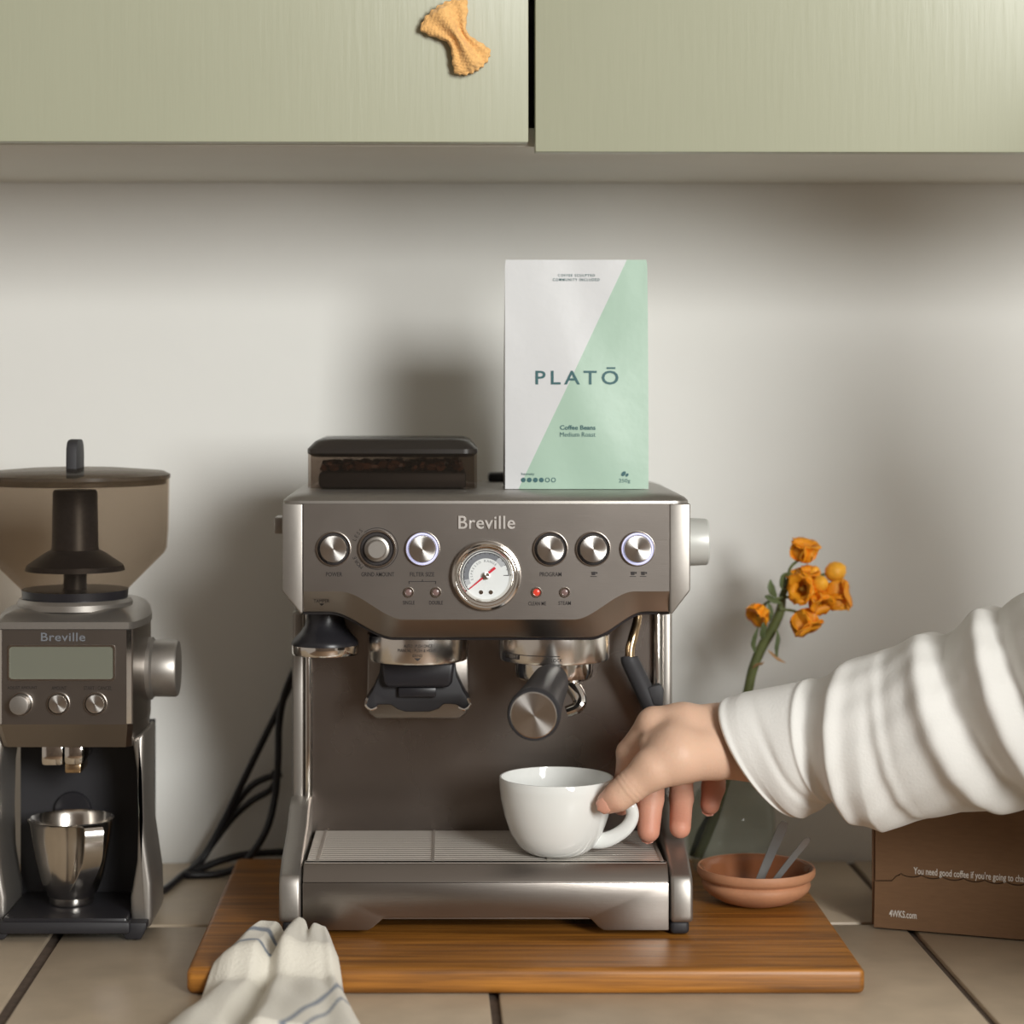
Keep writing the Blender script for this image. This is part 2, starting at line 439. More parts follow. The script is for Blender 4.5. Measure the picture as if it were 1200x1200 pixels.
def face_y(px): return 694 + 33 * (sstep(398, 474, px) - sstep(672, 744, px))
def lip_y(px): return 717 + 30 * (sstep(386, 462, px) - sstep(692, 756, px))
cols = sorted(set([355.5, 784.5] + list(np.linspace(370, 480, 24)) + list(np.linspace(660, 765, 24)) + [520, 570, 620]))
def sheet(loops):
    """loops: functions of column -> point, joined in a closed section"""
    bb = B(); bb.rings([[fn(c) for fn in loops] for c in cols], True, True); return bb
fp = sheet([lambda c: P(c, 590.5, DH), lambda c: P(c, face_y(c) - 1, DH), lambda c: P(c, face_y(c) + 0.6, DH + 0.0006), lambda c: P(c, lip_y(c) - 0.6, DH + 0.0115),
            lambda c: P(c, lip_y(c), DH + 0.0125), lambda c: P(c, lip_y(c) - 3, DH + 0.018), lambda c: P(c, 590.5, DH + 0.018)]).build('front_panel', 'steel', em, sharp=12)
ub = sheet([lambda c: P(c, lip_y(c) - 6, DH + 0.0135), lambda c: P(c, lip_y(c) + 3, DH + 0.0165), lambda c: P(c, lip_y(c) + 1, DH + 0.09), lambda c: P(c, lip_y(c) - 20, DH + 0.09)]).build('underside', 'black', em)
bb = B(); bb.box(X(356, DH), X(784, DH), DH + 0.018, 1.955, Z(712, DH), Z(591, DH)); bb.build('head_housing', 'cast', em)
for s in (0, 1):
    def mx(px): return px if s == 0 else 1139.5 - px
    loop = [P(mx(330.5), 590, DH), P(mx(355), 590, DH), P(mx(355), 718, DH), P(mx(352), 720, DH), P(mx(330.5), 692, DH)]
    bb = B(); bb.prism(loop, (0, 0.24, 0), 0.0035, 3); bb.build('side_trim', 'cast', em)
# top cap: stacked rounded rectangles
hx = (X(808.5, DH) - X(330.5, DH)) / 2; cxm = X(569.5, DH); cym = (DH + 1.955) / 2; hy = (1.955 - DH) / 2
zt = Z(590.3, DH)
rs = []
for ins, dz in ((0.0, 0.0), (0.0002, 0.0022), (0.003, 0.0048), (0.009, 0.0068), (0.014, 0.0078), (0.030, 0.0080)):
    rs.append([Vector((cxm + x, cym + y, zt + dz)) for x, y in rrect(hx - ins, hy - ins, 0.014)])
bb = B(); bb.rings(rs); bb.build('top_cap', 'cast', em)
TOPZ = zt + 0.0080
# cup rail behind the bag
bb = B(); bb.box(cxm + 0.005, cxm + 0.132, 1.915, 1.935, TOPZ - 0.001, TOPZ + 0.008, 0.003); bb.build('cup_rail', 'blackmat', em)

# body column behind the backsplash, trims, backsplash
bb = B(); bb.box(X(341, 1.80), X(788, 1.80), DB + 0.004, 1.955, BT + 0.045, Z(700, DB), 0.006, 3); bb.build('body', 'cast', em)
bb = B(); bb.box(X(366, DB), X(764, DB), DB, DB + 0.008, BT + 0.05, Z(715, DB)); bb.build('backsplash', 'steel_dark', em)
for a, c in ((357.5, 364.5), (766, 774)):
    bb = B(); bb.box(X(a, DB - 0.006), X(c, DB - 0.006), DB - 0.008, DB + 0.006, BT + 0.06, Z(716, DB), 0.0018, 3); bb.build('column_trim', 'chrome', em)
for a, c in ((342, 357), (775, 788)):
    bb = B(); bb.box(X(a, DB - 0.004), X(c, DB - 0.004), DB - 0.003, DB + 0.03, BT + 0.06, Z(716, DB), 0.003, 3); bb.build('column', 'cast', em)

# base wings
zf = Z(1031, D0)
TRAYZ = Z(1012, D0 + 0.010)
for s in (0, 1):
    xa, xb = (X(326.5, D0), X(352.5, D0)) if s == 0 else (X(812.5, D0), X(786, D0))
    prof = [(D0 + 0.001, BT + 0.0105), (D0, BT + 0.016), (D0 + 0.0005, zf - 0.006), (D0 + 0.004, zf + 0.002), (D0 + 0.03, zf + 0.012), (D0 + 0.085, zf + 0.024), (D0 + 0.108, zf + 0.036), (D0 + 0.125, zf + 0.040), (1.955, zf + 0.040), (1.955, BT + 0.0105)]
    bb = B(); bb.prism([Vector((xa, y, z)) for y, z in prof], (xb - xa, 0, 0), 0.003, 3, 30); bb.build('base_wing', 'cast', em)
    xi = xa + (0.0025 if s == 0 else -0.0025)
    bb = B(); bb.box(min(xi, xb), max(xi, xb), D0 + 0.004, 1.95, BT + 0.0008, BT + 0.0115, 0.0035, 3); bb.build('foot', 'blackmat', em)
# drip tray: front with cut-out
tl, tr = X(354.5, D0), X(784, D0)
def zc(py): return Z(py, D0)
loop = [(354.5, 1034.5), (784, 1034.5), (784, 1090.5), (708, 1090.5), (702, 1087), (693, 1077.5), (688, 1075), (454, 1075), (448, 1077.5), (437, 1087), (431, 1090.5), (354.5, 1090.5)]
bb = B(); bb.prism([P(x, y, D0 + 0.001) for x, y in loop], (0, 0.012, 0), 0.0008, 2, 40)
v = [P(354.5, 1034.3, D0 + 0.0012), P(784, 1034.3, D0 + 0.0012), Vector((X(783, D0 + .01), D0 + 0.013, TRAYZ)), Vector((X(355.5, D0 + .01), D0 + 0.013, TRAYZ)),
     P(354.5, 1034.3, D0 + 0.02), P(784, 1034.3, D0 + 0.02), Vector((X(783, D0 + .01), D0 + 0.02, TRAYZ)), Vector((X(355.5, D0 + .01), D0 + 0.02, TRAYZ))]
bb.add(v, [(0, 1, 2, 3), (7, 6, 5, 4), (0, 4, 5, 1), (3, 2, 6, 7), (0, 3, 7, 4), (1, 5, 6, 2)], 0.0012, 2)
dt = bb.build('drip_tray', 'steel', em)
bb = B(); bb.box(tl + 0.002, tr - 0.002, D0 + 0.02, DB, BT + 0.016, BT + 0.020); bb.build('tray_pan', 'black', dt)
bb = B(); bb.box(X(440, D0), X(706, D0), D0 + 0.012, D0 + 0.03, BT + 0.011, BT + 0.0135); bb.build('tray_rail', 'steel', dt)
bb = B(); bb.box(X(440, D0), X(706, D0), D0 + 0.016, D0 + 0.10, BT + 0.0138, BT + 0.03); bb.build('tray_well', 'black', dt)
# grill of fine bars: too fine to pick apart
bb = B(); n = 16
for k in range(n):
    y = lerp(D0 + 0.0245, DB - 0.004, k / (n - 1))
    bb.prism([(tl + 0.002, y - 0.0024, TRAYZ - 0.0016), (tl + 0.002, y - 0.0012, TRAYZ - 0.0002), (tl + 0.002, y + 0.0012, TRAYZ), (tl + 0.002, y + 0.0026, TRAYZ - 0.0010), (tl + 0.002, y, TRAYZ - 0.0028)], (tr - tl - 0.004, 0, 0))
for xx in (376, 508, 640, 770):
    bb.box(X(xx, 1.75) - 0.001, X(xx, 1.75) + 0.001, D0 + 0.018, DB - 0.002, TRAYZ - 0.003, TRAYZ + 0.0003)
bb.box(tl + 0.001, tr - 0.001, D0 + 0.013, D0 + 0.0205, TRAYZ - 0.003, TRAYZ)
tag(bb.build('tray_grill', 'grill', em), kind='stuff')
bb = B(); bb.box(tl + 0.001, tr - 0.001, D0 + 0.021, DB, TRAYZ - 0.0075, TRAYZ - 0.0060); bb.build('grill_plate', 'black', em)

# control panel
def dome(px, py, r, d, mt, name, parent, depth, prof=None, seg=40):
    o = P(px, py, d); R = r * d / F
    bb = B(); bb.lathe([(R * a, depth * h) for a, h in (prof or ((1, 0), (1, 0.75), (0.95, 0.97), (0.8, 1.0), (0.001, 1.0)))], o, (0, -1, 0), seg)
    return bb.build(name, mt, parent, org=o)
def ringp(px, py, r, d, mt, name, parent, depth, inner=0.8, seg=44):
    o = P(px, py, d); R = r * d / F
    bb = B(); bb.lathe([(R, 0), (R, depth * 0.6), (R * 0.97, depth), (R * (inner + 0.03), depth), (R * inner, depth * 0.6), (R * inner, 0)], o, (0, -1, 0), seg, False, False)
    return bb.build(name, mt, parent, org=o)
lit = {495, 747}
for px in (391, 495, 645, 695, 747):
    but = dome(px, 643, 16.2, DH, 'spun', 'button', em, 0.0052)
    if px in lit: tag(but, 'button lit by a pale blue ring')
    ringp(px, 643, 20.5, DH, 'chrome', 'button_ring', but, 0.0030, 0.90)
    if px in lit: ringp(px, 643, 18.4, DH, 'glow', 'light_ring', but, 0.0016, 0.90)
    else: ringp(px, 643, 18.4, DH, 'ink', 'button_gap', but, 0.0008, 0.86)
kb = ringp(442, 643, 22.5, DH, 'chrome', 'dial_ring', em, 0.0032, 0.86)
ringp(442, 643, 19.2, DH, 'ink', 'dial_gap', kb, 0.0012, 0.80)
dome(442, 643, 15.5, DH, 'cast', 'grind_dial', em, 0.012, ((1, 0), (0.98, 0.35), (0.92, 0.5), (0.74, 0.55), (0.70, 0.95), (0.62, 1.0), (0.001, 1.0)))
def arc(px, py, r0, r1, a0, a1, d, name, mt, parent, n=40):
    o = P(px, py, d); s = d / F; bb = B(); vs = []; fs = []
    for k in range(n + 1):
        a = math.radians(lerp(a0, a1, k / n))
        for r in (r0, r1): vs.append(o + Vector((math.cos(a), 0, math.sin(a))) * r * s)
    fs = [(2 * k, 2 * k + 1, 2 * k + 3, 2 * k + 2) for k in range(n)]
    bb.add(vs, fs); return bb.build(name, mt, parent, recalc=False)
DT = DH - 0.0004
arc(442, 643, 23.9, 24.7, -128, 128, DT, 'dial_scale', 'ink', em)
pan = lambda u, v, w: P(u, v, DT - w)
def ptxt(s, u0, u1, v0, v1, parent=em, **k): return text('lettering', s, pan, 'ink', parent, (u0, u1, v1, v0), bold=0.008, **k)
ptxt('POWER', 382, 401, 670.5, 675.5); ptxt('GRIND AMOUNT', 423.5, 462, 670.5, 675.5); ptxt('FILTER SIZE', 480.5, 509, 670.5, 675.5)
ptxt('SINGLE', 472, 486, 704, 708.5); ptxt('DOUBLE', 503, 519, 704, 708.5)
ptxt('PROGRAM', 632.5, 658, 670.5, 675.5); ptxt('CLEAN ME', 619, 640, 705, 709.5); ptxt('STEAM', 654.5, 669, 704.5, 709)
def bent(s, px, py, r, a0, a1, h, d, mt, parent, name='lettering'):
    bb = B()
    for i, ch in enumerate(s):
        if ch == ' ': continue
        vs, fs = glyphs(ch)
        a = math.radians(lerp(a0, a1, i / (len(s) - 1)))
        cx = (min(v.x for v in vs) + max(v.x for v in vs)) / 2
        pts = []
        for v in vs:
            tx, ty = (v.x - cx) * h / 0.7, v.y * h / 0.7 + r
            pts.append(P(px + tx * math.sin(a) + ty * math.cos(a), py + tx * math.cos(a) - ty * math.sin(a), d))
        bb.add(pts, fs)
    return bb.build(name, mt, parent, recalc=False)
bent('LESS', 442, 643, 26.5, 158, 132, 4.2, DT, 'ink', em)
bent('MORE', 442, 643, 26.5, 228, 202, 4.2, DT, 'ink', em)
bb = B()      # bracket from the filter size caption to its two lamps
for x0, x1, y0, y1 in ((479, 511, 681, 681.8), (479, 479.9, 681, 684.5), (510.1, 511, 681, 684.5), (494.6, 495.5, 679, 681.5)):
    bb.add([P(x0, y0, DT), P(x1, y0, DT), P(x1, y1, DT), P(x0, y1, DT)], [(0, 1, 2, 3)])
bb.build('printed_bracket', 'ink', em, recalc=False)
for c in (696, 742, 754):
    bb = B()
    bb.add([P(c - 3, 670, DT), P(c + 2, 670, DT), P(c + 1.5, 674, DT), P(c - 2.5, 674, DT)], [(0, 1, 2, 3)])
    bb.add([P(c - 4, 675.2, DT), P(c + 3.4, 675.2, DT), P(c + 3.4, 676, DT), P(c - 4, 676, DT)], [(0, 1, 2, 3)])
    bb.add([P(c + 2.3, 670.3, DT), P(c + 4.2, 670.3, DT), P(c + 4.2, 672.4, DT), P(c + 2.3, 672.4, DT)], [(0, 1, 2, 3)])
    bb.build('cup_symbol', 'ink', em, recalc=False)
# tamper caption on the sloping lip
lipp = lambda u, v, w: P(u, v, DH + 0.0125 * (v - 694) / 23 - 0.0007)
text('lettering', 'TAMPER', lipp, 'ink', em, (367.5, 386, 706.3, 702.5))
bb = B(); bb.add([lipp(374, 707.5, 0), lipp(380, 707.5, 0), lipp(377, 710, 0)], [(0, 1, 2)]); bb.build('printed_arrow', 'ink', em, recalc=False)
tag(text('brand_lettering', 'Breville', lambda u, v, w: P(u, v, DH - w), 'silver', em, (537, 603.5, 620, 604.5), 1.05, 0.012, 0.0012), 'raised chrome brand lettering')
for px in (479, 511, 629, 662):
    l = dome(px, 694, 4.2, DH, 'ledred' if px == 629 else 'ledoff', 'indicator_lamp', em, 0.0014, ((1, 0), (0.9, 0.6), (0.5, 0.95), (0.001, 1)), 20)
    ringp(px, 694, 6.2, DH, 'chrome', 'lamp_ring', l, 0.0018, 0.72, 24)
    if px == 629: tag(l, 'glowing red indicator lamp')
# pressure gauge
gx, gy = 569.5, 674.3
go = P(gx, gy, DH); s_ = DH / F
bb = B(); bb.lathe([(41 * s_, 0), (41 * s_, 0.004), (39.5 * s_, 0.0062), (37.5 * s_, 0.0066), (35.5 * s_, 0.0060), (34.5 * s_, 0.0068), (31 * s_, 0.0050), (28 * s_, 0.0012), (27.6 * s_, 0.0)], go, (0, -1, 0), 64, False, False)
ga = bb.build('pressure_gauge', 'chrome', em, org=go)
dome(gx, gy, 28.3, DH, 'dial', 'dial_face', ga, 0.0006, ((1, 0), (1, 1), (0.001, 1)), 48)
DG = DH - 0.0008
arc(gx, gy, 20.0, 26.2, 55, 192, DG, 'scale_band', 'dialgrey', ga)
arc(gx, gy, 20.0, 26.2, 192, 208, DG, 'scale_band', 'dialpale', ga, 8)
arc(gx, gy, 20.0, 26.2, 28, 55, DG, 'scale_band', 'dialpale', ga, 8)
arc(gx, gy, 26.2, 27.0, 0, 219, DG - 0.0001, 'scale_line', 'ink', ga)
arc(gx, gy, 20.5, 27, -1, 1, DG - 0.0001, 'scale_mark', 'ink', ga, 2)
arc(gx, gy, 22.5, 27, 217.5, 219.5, DG - 0.0001, 'scale_mark', 'ink', ga, 2)
for a in range(15, 211, 13): arc(gx, gy, 24.8, 26.4, a - 0.7, a + 0.7, DG - 0.0002, 'scale_mark', 'ink', ga, 1)
bent('ESPRESSO RANGE', gx, gy, 15.6, 196, 48, 2.7, DG, 'dialgrey', ga)
def bar(p, q, w0, w1, d, th, name, mt, parent):
    p, q = Vector(p), Vector(q); t = (q - p).normalized(); nn = Vector((-t.y, t.x))
    l = [p + nn * w0, q + nn * w1, q - nn * w1, p - nn * w0]
    bb = B(); bb.prism([P(v.x, v.y, d) for v in l], (0, th, 0)); return bb.build(name, mt, parent)
bar((gx + 10.8, gy - 9.0), (gx - 19.5, gy + 16), 1.5, 0.5, DH - 0.0022, 0.0006, 'needle', 'red', ga)
dome(gx, gy, 4.6, DH, 'spun', 'needle_hub', ga, 0.0032, seg=20)
for dx in (-5.7, 5.7): dome(gx + dx, gy + 19.6, 2.6, DH, 'chrome', 'gauge_screw', ga, 0.0012, seg=14)
# bag of small marks: steam dial on the right, bracket on the left
o = Vector((X(808.5, DH), 1.785, Z(635, 1.785)))
bb = B(); bb.lathe([(0.014, -0.002), (0.014, 0.004), (0.0195, 0.0045), (0.0198, 0.006), (0.0190, 0.021), (0.0180, 0.0222), (0.001, 0.0222)], o, (1, 0, 0), 36); bb.build('steam_dial', 'pale', em)
bb = B(); bb.box(X(322, 1.76), X(334, 1.76), 1.755, 1.785, Z(625, 1.76), Z(606, 1.76), 0.001); bb.build('side_clip', 'cast', em)

# bean hopper
hc = Vector((X(459.5, 1.778), 1.838, TOPZ)); hw = 99.7 * 1.778 / F; hd = 0.060
zl = Z(531.5, 1.778)
def loft(c, levels, r, seg=5):
    return [[Vector((c.x + x, c.y + y, z)) for x, y in rrect(hx_, hy_, r, seg)] for hx_, hy_, z in levels]
bb = B(); bb.rings(loft(hc, [(hw, hd, TOPZ + 0.0008), (hw, hd, zl), (hw - 0.0022, hd - 0.0022, zl), (hw - 0.0022, hd - 0.0022, TOPZ + 0.0008)], 0.012), False, False)
hop = bb.build('bean_hopper', 'smokeclear', em)
zz = Z(514.5, 1.778)
bb = B(); bb.rings(loft(hc, [(hw - 0.004, hd - 0.004, zl - 0.003), (hw + 0.0004, hd + 0.0004, zl), (hw + 0.0004, hd + 0.0004, zl + 0.0035), (hw - 0.0055, hd - 0.0055, zz - 0.0022), (hw - 0.010, hd - 0.010, zz - 0.0002), (hw - 0.016, hd - 0.016, zz)], 0.012))
bb.build('hopper_lid', 'darklid', hop)
bb = B(); bb.box(hc.x - hw + 0.009, hc.x + hw - 0.009, hc.y - hd + 0.007, hc.y + hd - 0.010, TOPZ + 0.0008, TOPZ + 0.014, 0.003); bb.build('hopper_core', 'blackmat', hop)
bb = B()
for k in range(170):
    x = hc.x + random.uniform(-hw + 0.013, hw - 0.013); y = hc.y + random.uniform(-hd + 0.010, hd - 0.014)
    R_ = Matrix.Rotation(random.uniform(0, 6.28), 3, 'Z') @ Matrix.Rotation(random.uniform(0, 3.14), 3, 'X')
    bb.ball((x, y, TOPZ + 0.0165 + random.uniform(0, 0.004)), 0.0052, 0.0036, 0.0026, 6, R_)
tag(bb.build('coffee_beans', 'bean', hop), kind='stuff')

# grinder outlet
oc = Vector((X(489, 1.775), 1.775, 0)); s_ = 1.775 / F
zA, zB = Z(742, 1.775), Z(772, 1.775)
bb = B(); bb.lathe([(58.5 * s_, zA), (58.5 * s_, zB + 0.002), (57.5 * s_, zB), (50 * s_, zB)], oc, seg=56); go_ = bb.build('grind_outlet', 'satin', em)
def oncyl(c, R):
    def f(u, v, w):
        dx = (u - CX) * (c.y - R) / F - c.x
        dx = max(-R * 0.98, min(R * 0.98, dx))
        y = c.y - math.sqrt(max(0, R * R - dx * dx)) - 0.0003
        return Vector((c.x + dx, y, Z(v, c.y - R)))
    return f
fc = oncyl(oc, 58.5 * s_)
text('lettering', 'AUTO : PUSH ONCE', fc, 'ink', go_, (473, 507, 759.3, 755.5))
text('lettering', 'MANUAL : PUSH & HOLD', fc, 'ink', go_, (466, 511, 764.5, 760.8))
text('lettering', 'GRIND', fc, 'ink', go_, (483, 495, 770.2, 767))
bb = B(); bb.add([fc(485.5, 771.6, 0), fc(493, 771.6, 0), fc(489.2, 775, 0)], [(0, 1, 2)]); bb.build('printed_arrow', 'ink', go_, recalc=False)
# cradle under the outlet: dark fork in front of a rounded steel plate
dC = 1.772
loop = [(431, 744), (547.5, 744), (548.5, 800), (549.5, 826), (546, 836), (538, 842), (441, 842), (433, 836), (429.5, 826), (430.5, 800)]
bb = B(); bb.prism([P(x, y, 1.815) for x, y in loop], (0, 0.004, 0), 0.0012, 2, 60); bb.build('cradle_plate', 'steel', em)
loop = [(446, 774), (533, 774), (535, 792), (543, 810), (551, 822), (551, 828), (546, 831), (540, 831), (536, 826), (520, 825), (514, 831), (503, 834.5), (475, 834.5), (465, 831), (458, 826), (442, 826), (440, 831), (433, 831), (428, 828), (428, 822), (436, 810), (444, 792)]
bb = B(); bb.prism([P(x, y, dC) for x, y in loop], (0, 0.036, 0), 0.002, 2, 30); ck = bb.build('cradle', 'blackmat', em)
loop = [(446, 776), (533, 776), (530, 800), (526, 806), (453, 806), (449, 800)]
bb = B(); bb.prism([P(x, y, dC - 0.010) for x, y in loop], (0, 0.012, 0), 0.003, 3, 30); bb.build('chute', 'black', ck)
loop = [(467, 806), (511, 806), (511, 817), (467, 817)]
bb = B(); bb.prism([P(x, y, dC - 0.006) for x, y in loop], (0, 0.008, 0), 0.001); bb.build('grind_switch', 'black', ck)
for xx in (432.5, 546.5):
    bb = B(); bb.tube([P(xx + (9 if xx < 480 else -9), 829, dC - 0.002), P(xx + (2 if xx < 480 else -2), 831.5, dC - 0.003), P(xx - (4 if xx < 480 else -4), 826, dC - 0.001), P(xx - (2 if xx < 480 else -2), 818, dC)], 0.0011, 8); bb.build('cradle_rim', 'chrome', ck)

# group head and portafilter
gc = Vector((X(649, 1.778), 1.778, 0)); s_ = 1.778 / F
bb = B(); bb.lathe([(65 * s_, Z(742, 1.778)), (65 * s_, Z(769, 1.778)), (64 * s_, Z(771.5, 1.778)), (60 * s_, Z(772.5, 1.778)), (47 * s_, Z(772.5, 1.778))], gc, seg=64); gh = bb.build('group_head', 'satin', em)
fg = oncyl(gc, 65 * s_)
text('lettering', 'LOCK', fg, 'ink', gh, (646, 659, 776.3, 772.2))
bb = B()
for k in range(16):
    for y0, y1 in ((769.2, 769.9),):
        u = lerp(593, 656, k / 16); u2 = lerp(593, 656, (k + 1) / 16)
        bb.add([fg(u, y0, 0), fg(u2, y0, 0), fg(u2, y1, 0), fg(u, y1, 0)], [(0, 1, 2, 3)])
for k in range(4):
    u = lerp(593, 609, k / 4); u2 = lerp(593, 609, (k + 1) / 4)
    bb.add([fg(u, 769, 0), fg(u2, 769, 0), fg(u2, 775, 0), fg(u, 775, 0)], [(0, 1, 2, 3)])
bb.build('printed_scale', 'ink', gh, recalc=False)
fg2 = oncyl(gc, 65 * s_ + 0.0002)
text('lettering', 'INSERT', fg2, 'spun', gh, (594.5, 607.5, 774, 770))
bb = B(); bb.lathe([(46 * s_, Z(768, 1.778)), (46 * s_, Z(786, 1.778)), (44.5 * s_, Z(792, 1.778)), (41 * s_, Z(795, 1.778)), (20 * s_, Z(797, 1.778))], gc, seg=56)
pf = bb.build('portafilter', 'chrome', em)
h0, h1 = P(646, 797, 1.745), P(625.3, 838, 1.615)
ax = (h1 - h0).normalized(); L = (h1 - h0).length
bb = B(); bb.lathe([(0.0085, -0.006), (0.0125, 0.0), (0.0140, 0.004), (0.0150, 0.012), (0.0156, 0.030), (0.0166, L * 0.5), (0.0186, L * 0.80), (0.0200, L * 0.95), (0.0200, L - 0.002), (0.0188, L), (0.0172, L)], h0, ax, 40)
ph = bb.build('portafilter_handle', 'blackmat', pf)
bb = B(); bb.lathe([(0.0175, 0.0), (0.0174, 0.0010), (0.0168, 0.0016), (0.001, 0.0018)], h1 - ax * 0.0006, ax, 48); bb.build('handle_cap', 'spun', ph, org=h1)
bb = B(); bb.tube([P(662, 797, 1.765), P(672, 806, 1.76), P(679, 820, 1.757), P(676, 829, 1.755), P(664, 834, 1.755)], [0.0055, 0.006, 0.0055, 0.005, 0.0045], 14, flat=1.5); bb.build('spout', 'chrome', pf)
# steam wand
wp = [P(748, 712, 1.802), P(746.5, 728, 1.800), P(742, 746, 1.795), P(738.5, 760, 1.793), P(738, 774, 1.792)]
bb = B(); bb.tube(wp, [0.0036, 0.0036, 0.0040, 0.0040, 0.0040], 14); sw = bb.build('steam_wand', 'brassy', em)
bb = B(); bb.tube([P(737.5, 771, 1.792), P(739, 776, 1.792), P(751, 801, 1.795), P(764, 830, 1.797), P(770, 848, 1.798)], [0.0070, 0.0076, 0.0078, 0.0076, 0.0066], 18); gp = bb.build('rubber_grip', 'rubber', sw)
bb = B(); bb.prism([P(759, 806, 1.788), P(774, 802, 1.788), P(778, 808, 1.788), P(777, 828, 1.788), P(766, 826, 1.788)], (0, 0.012, 0), 0.001); bb.build('grip_tab', 'rubber', gp)
bb = B(); bb.tube([P(768, 842, 1.798), P(774, 862, 1.798), P(778, 876, 1.799)], 0.0038, 12); bb.build('wand_tip', 'chrome', sw)

# tamper (held by a magnet under the head)
tc_ = Vector((X(381, 1.772), 1.772, 0)); s_ = 1.772 / F
tam = thing('tamper', (tc_.x, tc_.y, Z(766, 1.772)), 'black tamper with a steel disc hanging at the left under the espresso machine head', 'tamper')
bb = B(); bb.lathe([(39.5 * s_, Z(755, 1.772)), (39.5 * s_, Z(764, 1.772)), (38.5 * s_, Z(766, 1.772)), (10 * s_, Z(766, 1.772))], tc_, seg=48); bb.build('disc', 'chrome', tam)
bb = B(); bb.lathe([(22 * s_, Z(713, 1.772)), (22 * s_, Z(724, 1.772)), (24 * s_, Z(733, 1.772)), (30 * s_, Z(741, 1.772)), (37.5 * s_, Z(749, 1.772)), (39.3 * s_, Z(753, 1.772)), (39.3 * s_, Z(755, 1.772))], tc_, seg=48); bb.build('handle', 'black', tam)

# ------------------------------------------------------------------ coffee bag on the machine
DBG = 1.778
bagw = (X(760, DBG) - X(592, DBG)) / 2; bagx = X(676, DBG); bagz0 = TOPZ + 0.0005; bagz1 = Z(303.5, DBG)
def bag_front(u, v):
    """u, v in 0..1 across / up; returns depth offset (towards the camera negative)"""
    a = math.sin(math.pi * min(max(u, 0), 1)); 
    return 0.012 * v * v - 0.0045 * a * (1 - v) ** 0.6 * math.sin(math.pi * min(1, v * 1.2 + 0.12)) - 0.0008 * math.sin(9 * u + 7 * v) * (1 - abs(2 * u - 1)) 
def bag_pt(px, py, off=0.0):
    u = (px - 592) / 168; v = (573.5 - py) / 270
    return Vector((bagx - bagw + u * 2 * bagw, DBG + bag_front(u, v) - off, bagz0 + v * (bagz1 - bagz0)))
bag = thing('coffee_bag', (bagx, DBG + 0.03, bagz0), 'white and mint green paper coffee bag standing on top of the espresso machine', 'coffee bag')
nu, nv = 24, 36
rs = []
for j in range(nv + 1):
    v = j / nv; ring = []
    dep = 0.062 * (1 - sstep(0.35, 0.97, v)) + 0.0030
    taper = 1 - (0.014 * sstep(0.97, 1.0, v))
    for i in range(nu + 1):
        u = i / nu
        uu = 0.5 + (u - 0.5) * taper
        ring.append(Vector((bagx - bagw + uu * 2 * bagw, DBG + bag_front(u, v), bagz0 + v * (bagz1 - bagz0))))
    yb = DBG + bag_front(0.5, v) + dep
    for k in range(1, 4):          # gusset folding inward
        t = k / 4; ring.append(Vector((bagx + bagw * taper - 0.010 * math.sin(math.pi * t) * (1 - v * 0.6), lerp(DBG + bag_front(1, v), yb, t), bagz0 + v * (bagz1 - bagz0))))
    for i in range(nu, -1, -4):
        u = i / nu; uu = 0.5 + (u - 0.5) * taper
        ring.append(Vector((bagx - bagw + uu * 2 * bagw, yb, bagz0 + v * (bagz1 - bagz0))))
    for k in range(3, 0, -1):
        t = k / 4; ring.append(Vector((bagx - bagw * taper + 0.010 * math.sin(math.pi * t) * (1 - v * 0.6), lerp(DBG + bag_front(0, v), yb, t), bagz0 + v * (bagz1 - bagz0))))
    rs.append(ring)
def bag_mat():
    m = mat('bag_paper', (0.63, 0.64, 0.65), 0.40, bump=0.8, bscale=26, bstretch=(1, 1, 1))
    nt = m.node_tree; bs = nt.nodes['Principled BSDF']
    tc = nt.nodes.new('ShaderNodeTexCoord'); sp = nt.nodes.new('ShaderNodeSeparateXYZ')
    a = bag_pt(736, 303.5) - bag.location; c = bag_pt(607.5, 573.5) - bag.location
    sl = (a.x - c.x) / (a.z - c.z)
    ml = nt.nodes.new('ShaderNodeMath'); ml.operation = 'MULTIPLY_ADD'; ml.inputs[1].default_value = -sl; 
    gt = nt.nodes.new('ShaderNodeMath'); gt.operation = 'GREATER_THAN'; gt.inputs[1].default_value = c.x - sl * c.z
    mx = nt.nodes.new('ShaderNodeMix'); mx.data_type = 'RGBA'
    mx.inputs[6].default_value = (0.63, 0.64, 0.65, 1); mx.inputs[7].default_value = (0.385, 0.535, 0.435, 1)
    L = nt.links.new
    L(tc.outputs['Object'], sp.inputs[0]); L(sp.outputs['Z'], ml.inputs[0]); L(sp.outputs['X'], ml.inputs[2])
    L(ml.outputs[0], gt.inputs[0]); L(gt.outputs[0], mx.inputs[0]); L(mx.outputs[2], bs.inputs['Base Color'])
    return m
bb = B(); bb.rings(rs); bb.build('pouch', bag_mat(), bag, sharp=50)
bf = lambda u, v, w: bag_pt(u, v, 0.0004)
def btxt(s, u0, u1, v0, v1, **k): return text('lettering', s, bf, 'teal', bag, (u0, u1, v1, v0), **k)
btxt('PLATO', 627.5, 725, 434.5, 451, spacing=1.35, bold=0.012)
bb = B(); bb.add([bf(711, 430.5, 0), bf(721.5, 430.5, 0), bf(721.5, 432.6, 0), bf(711, 432.6, 0)], [(0, 1, 2, 3)]); bb.build('macron', 'teal', bag, recalc=False)
btxt('COFFEE SCULPTED', 654.5, 698, 320.5, 323.5, spacing=1.3, bold=0.01); btxt('COMMUNITY INCLUDED', 648.5, 703.5, 325.5, 328.8, spacing=1.3, bold=0.01)
btxt('Coffee Beans', 656, 697.5, 498.5, 504, bold=0.02); btxt('Medium Roast', 656, 697.5, 506.8, 512)
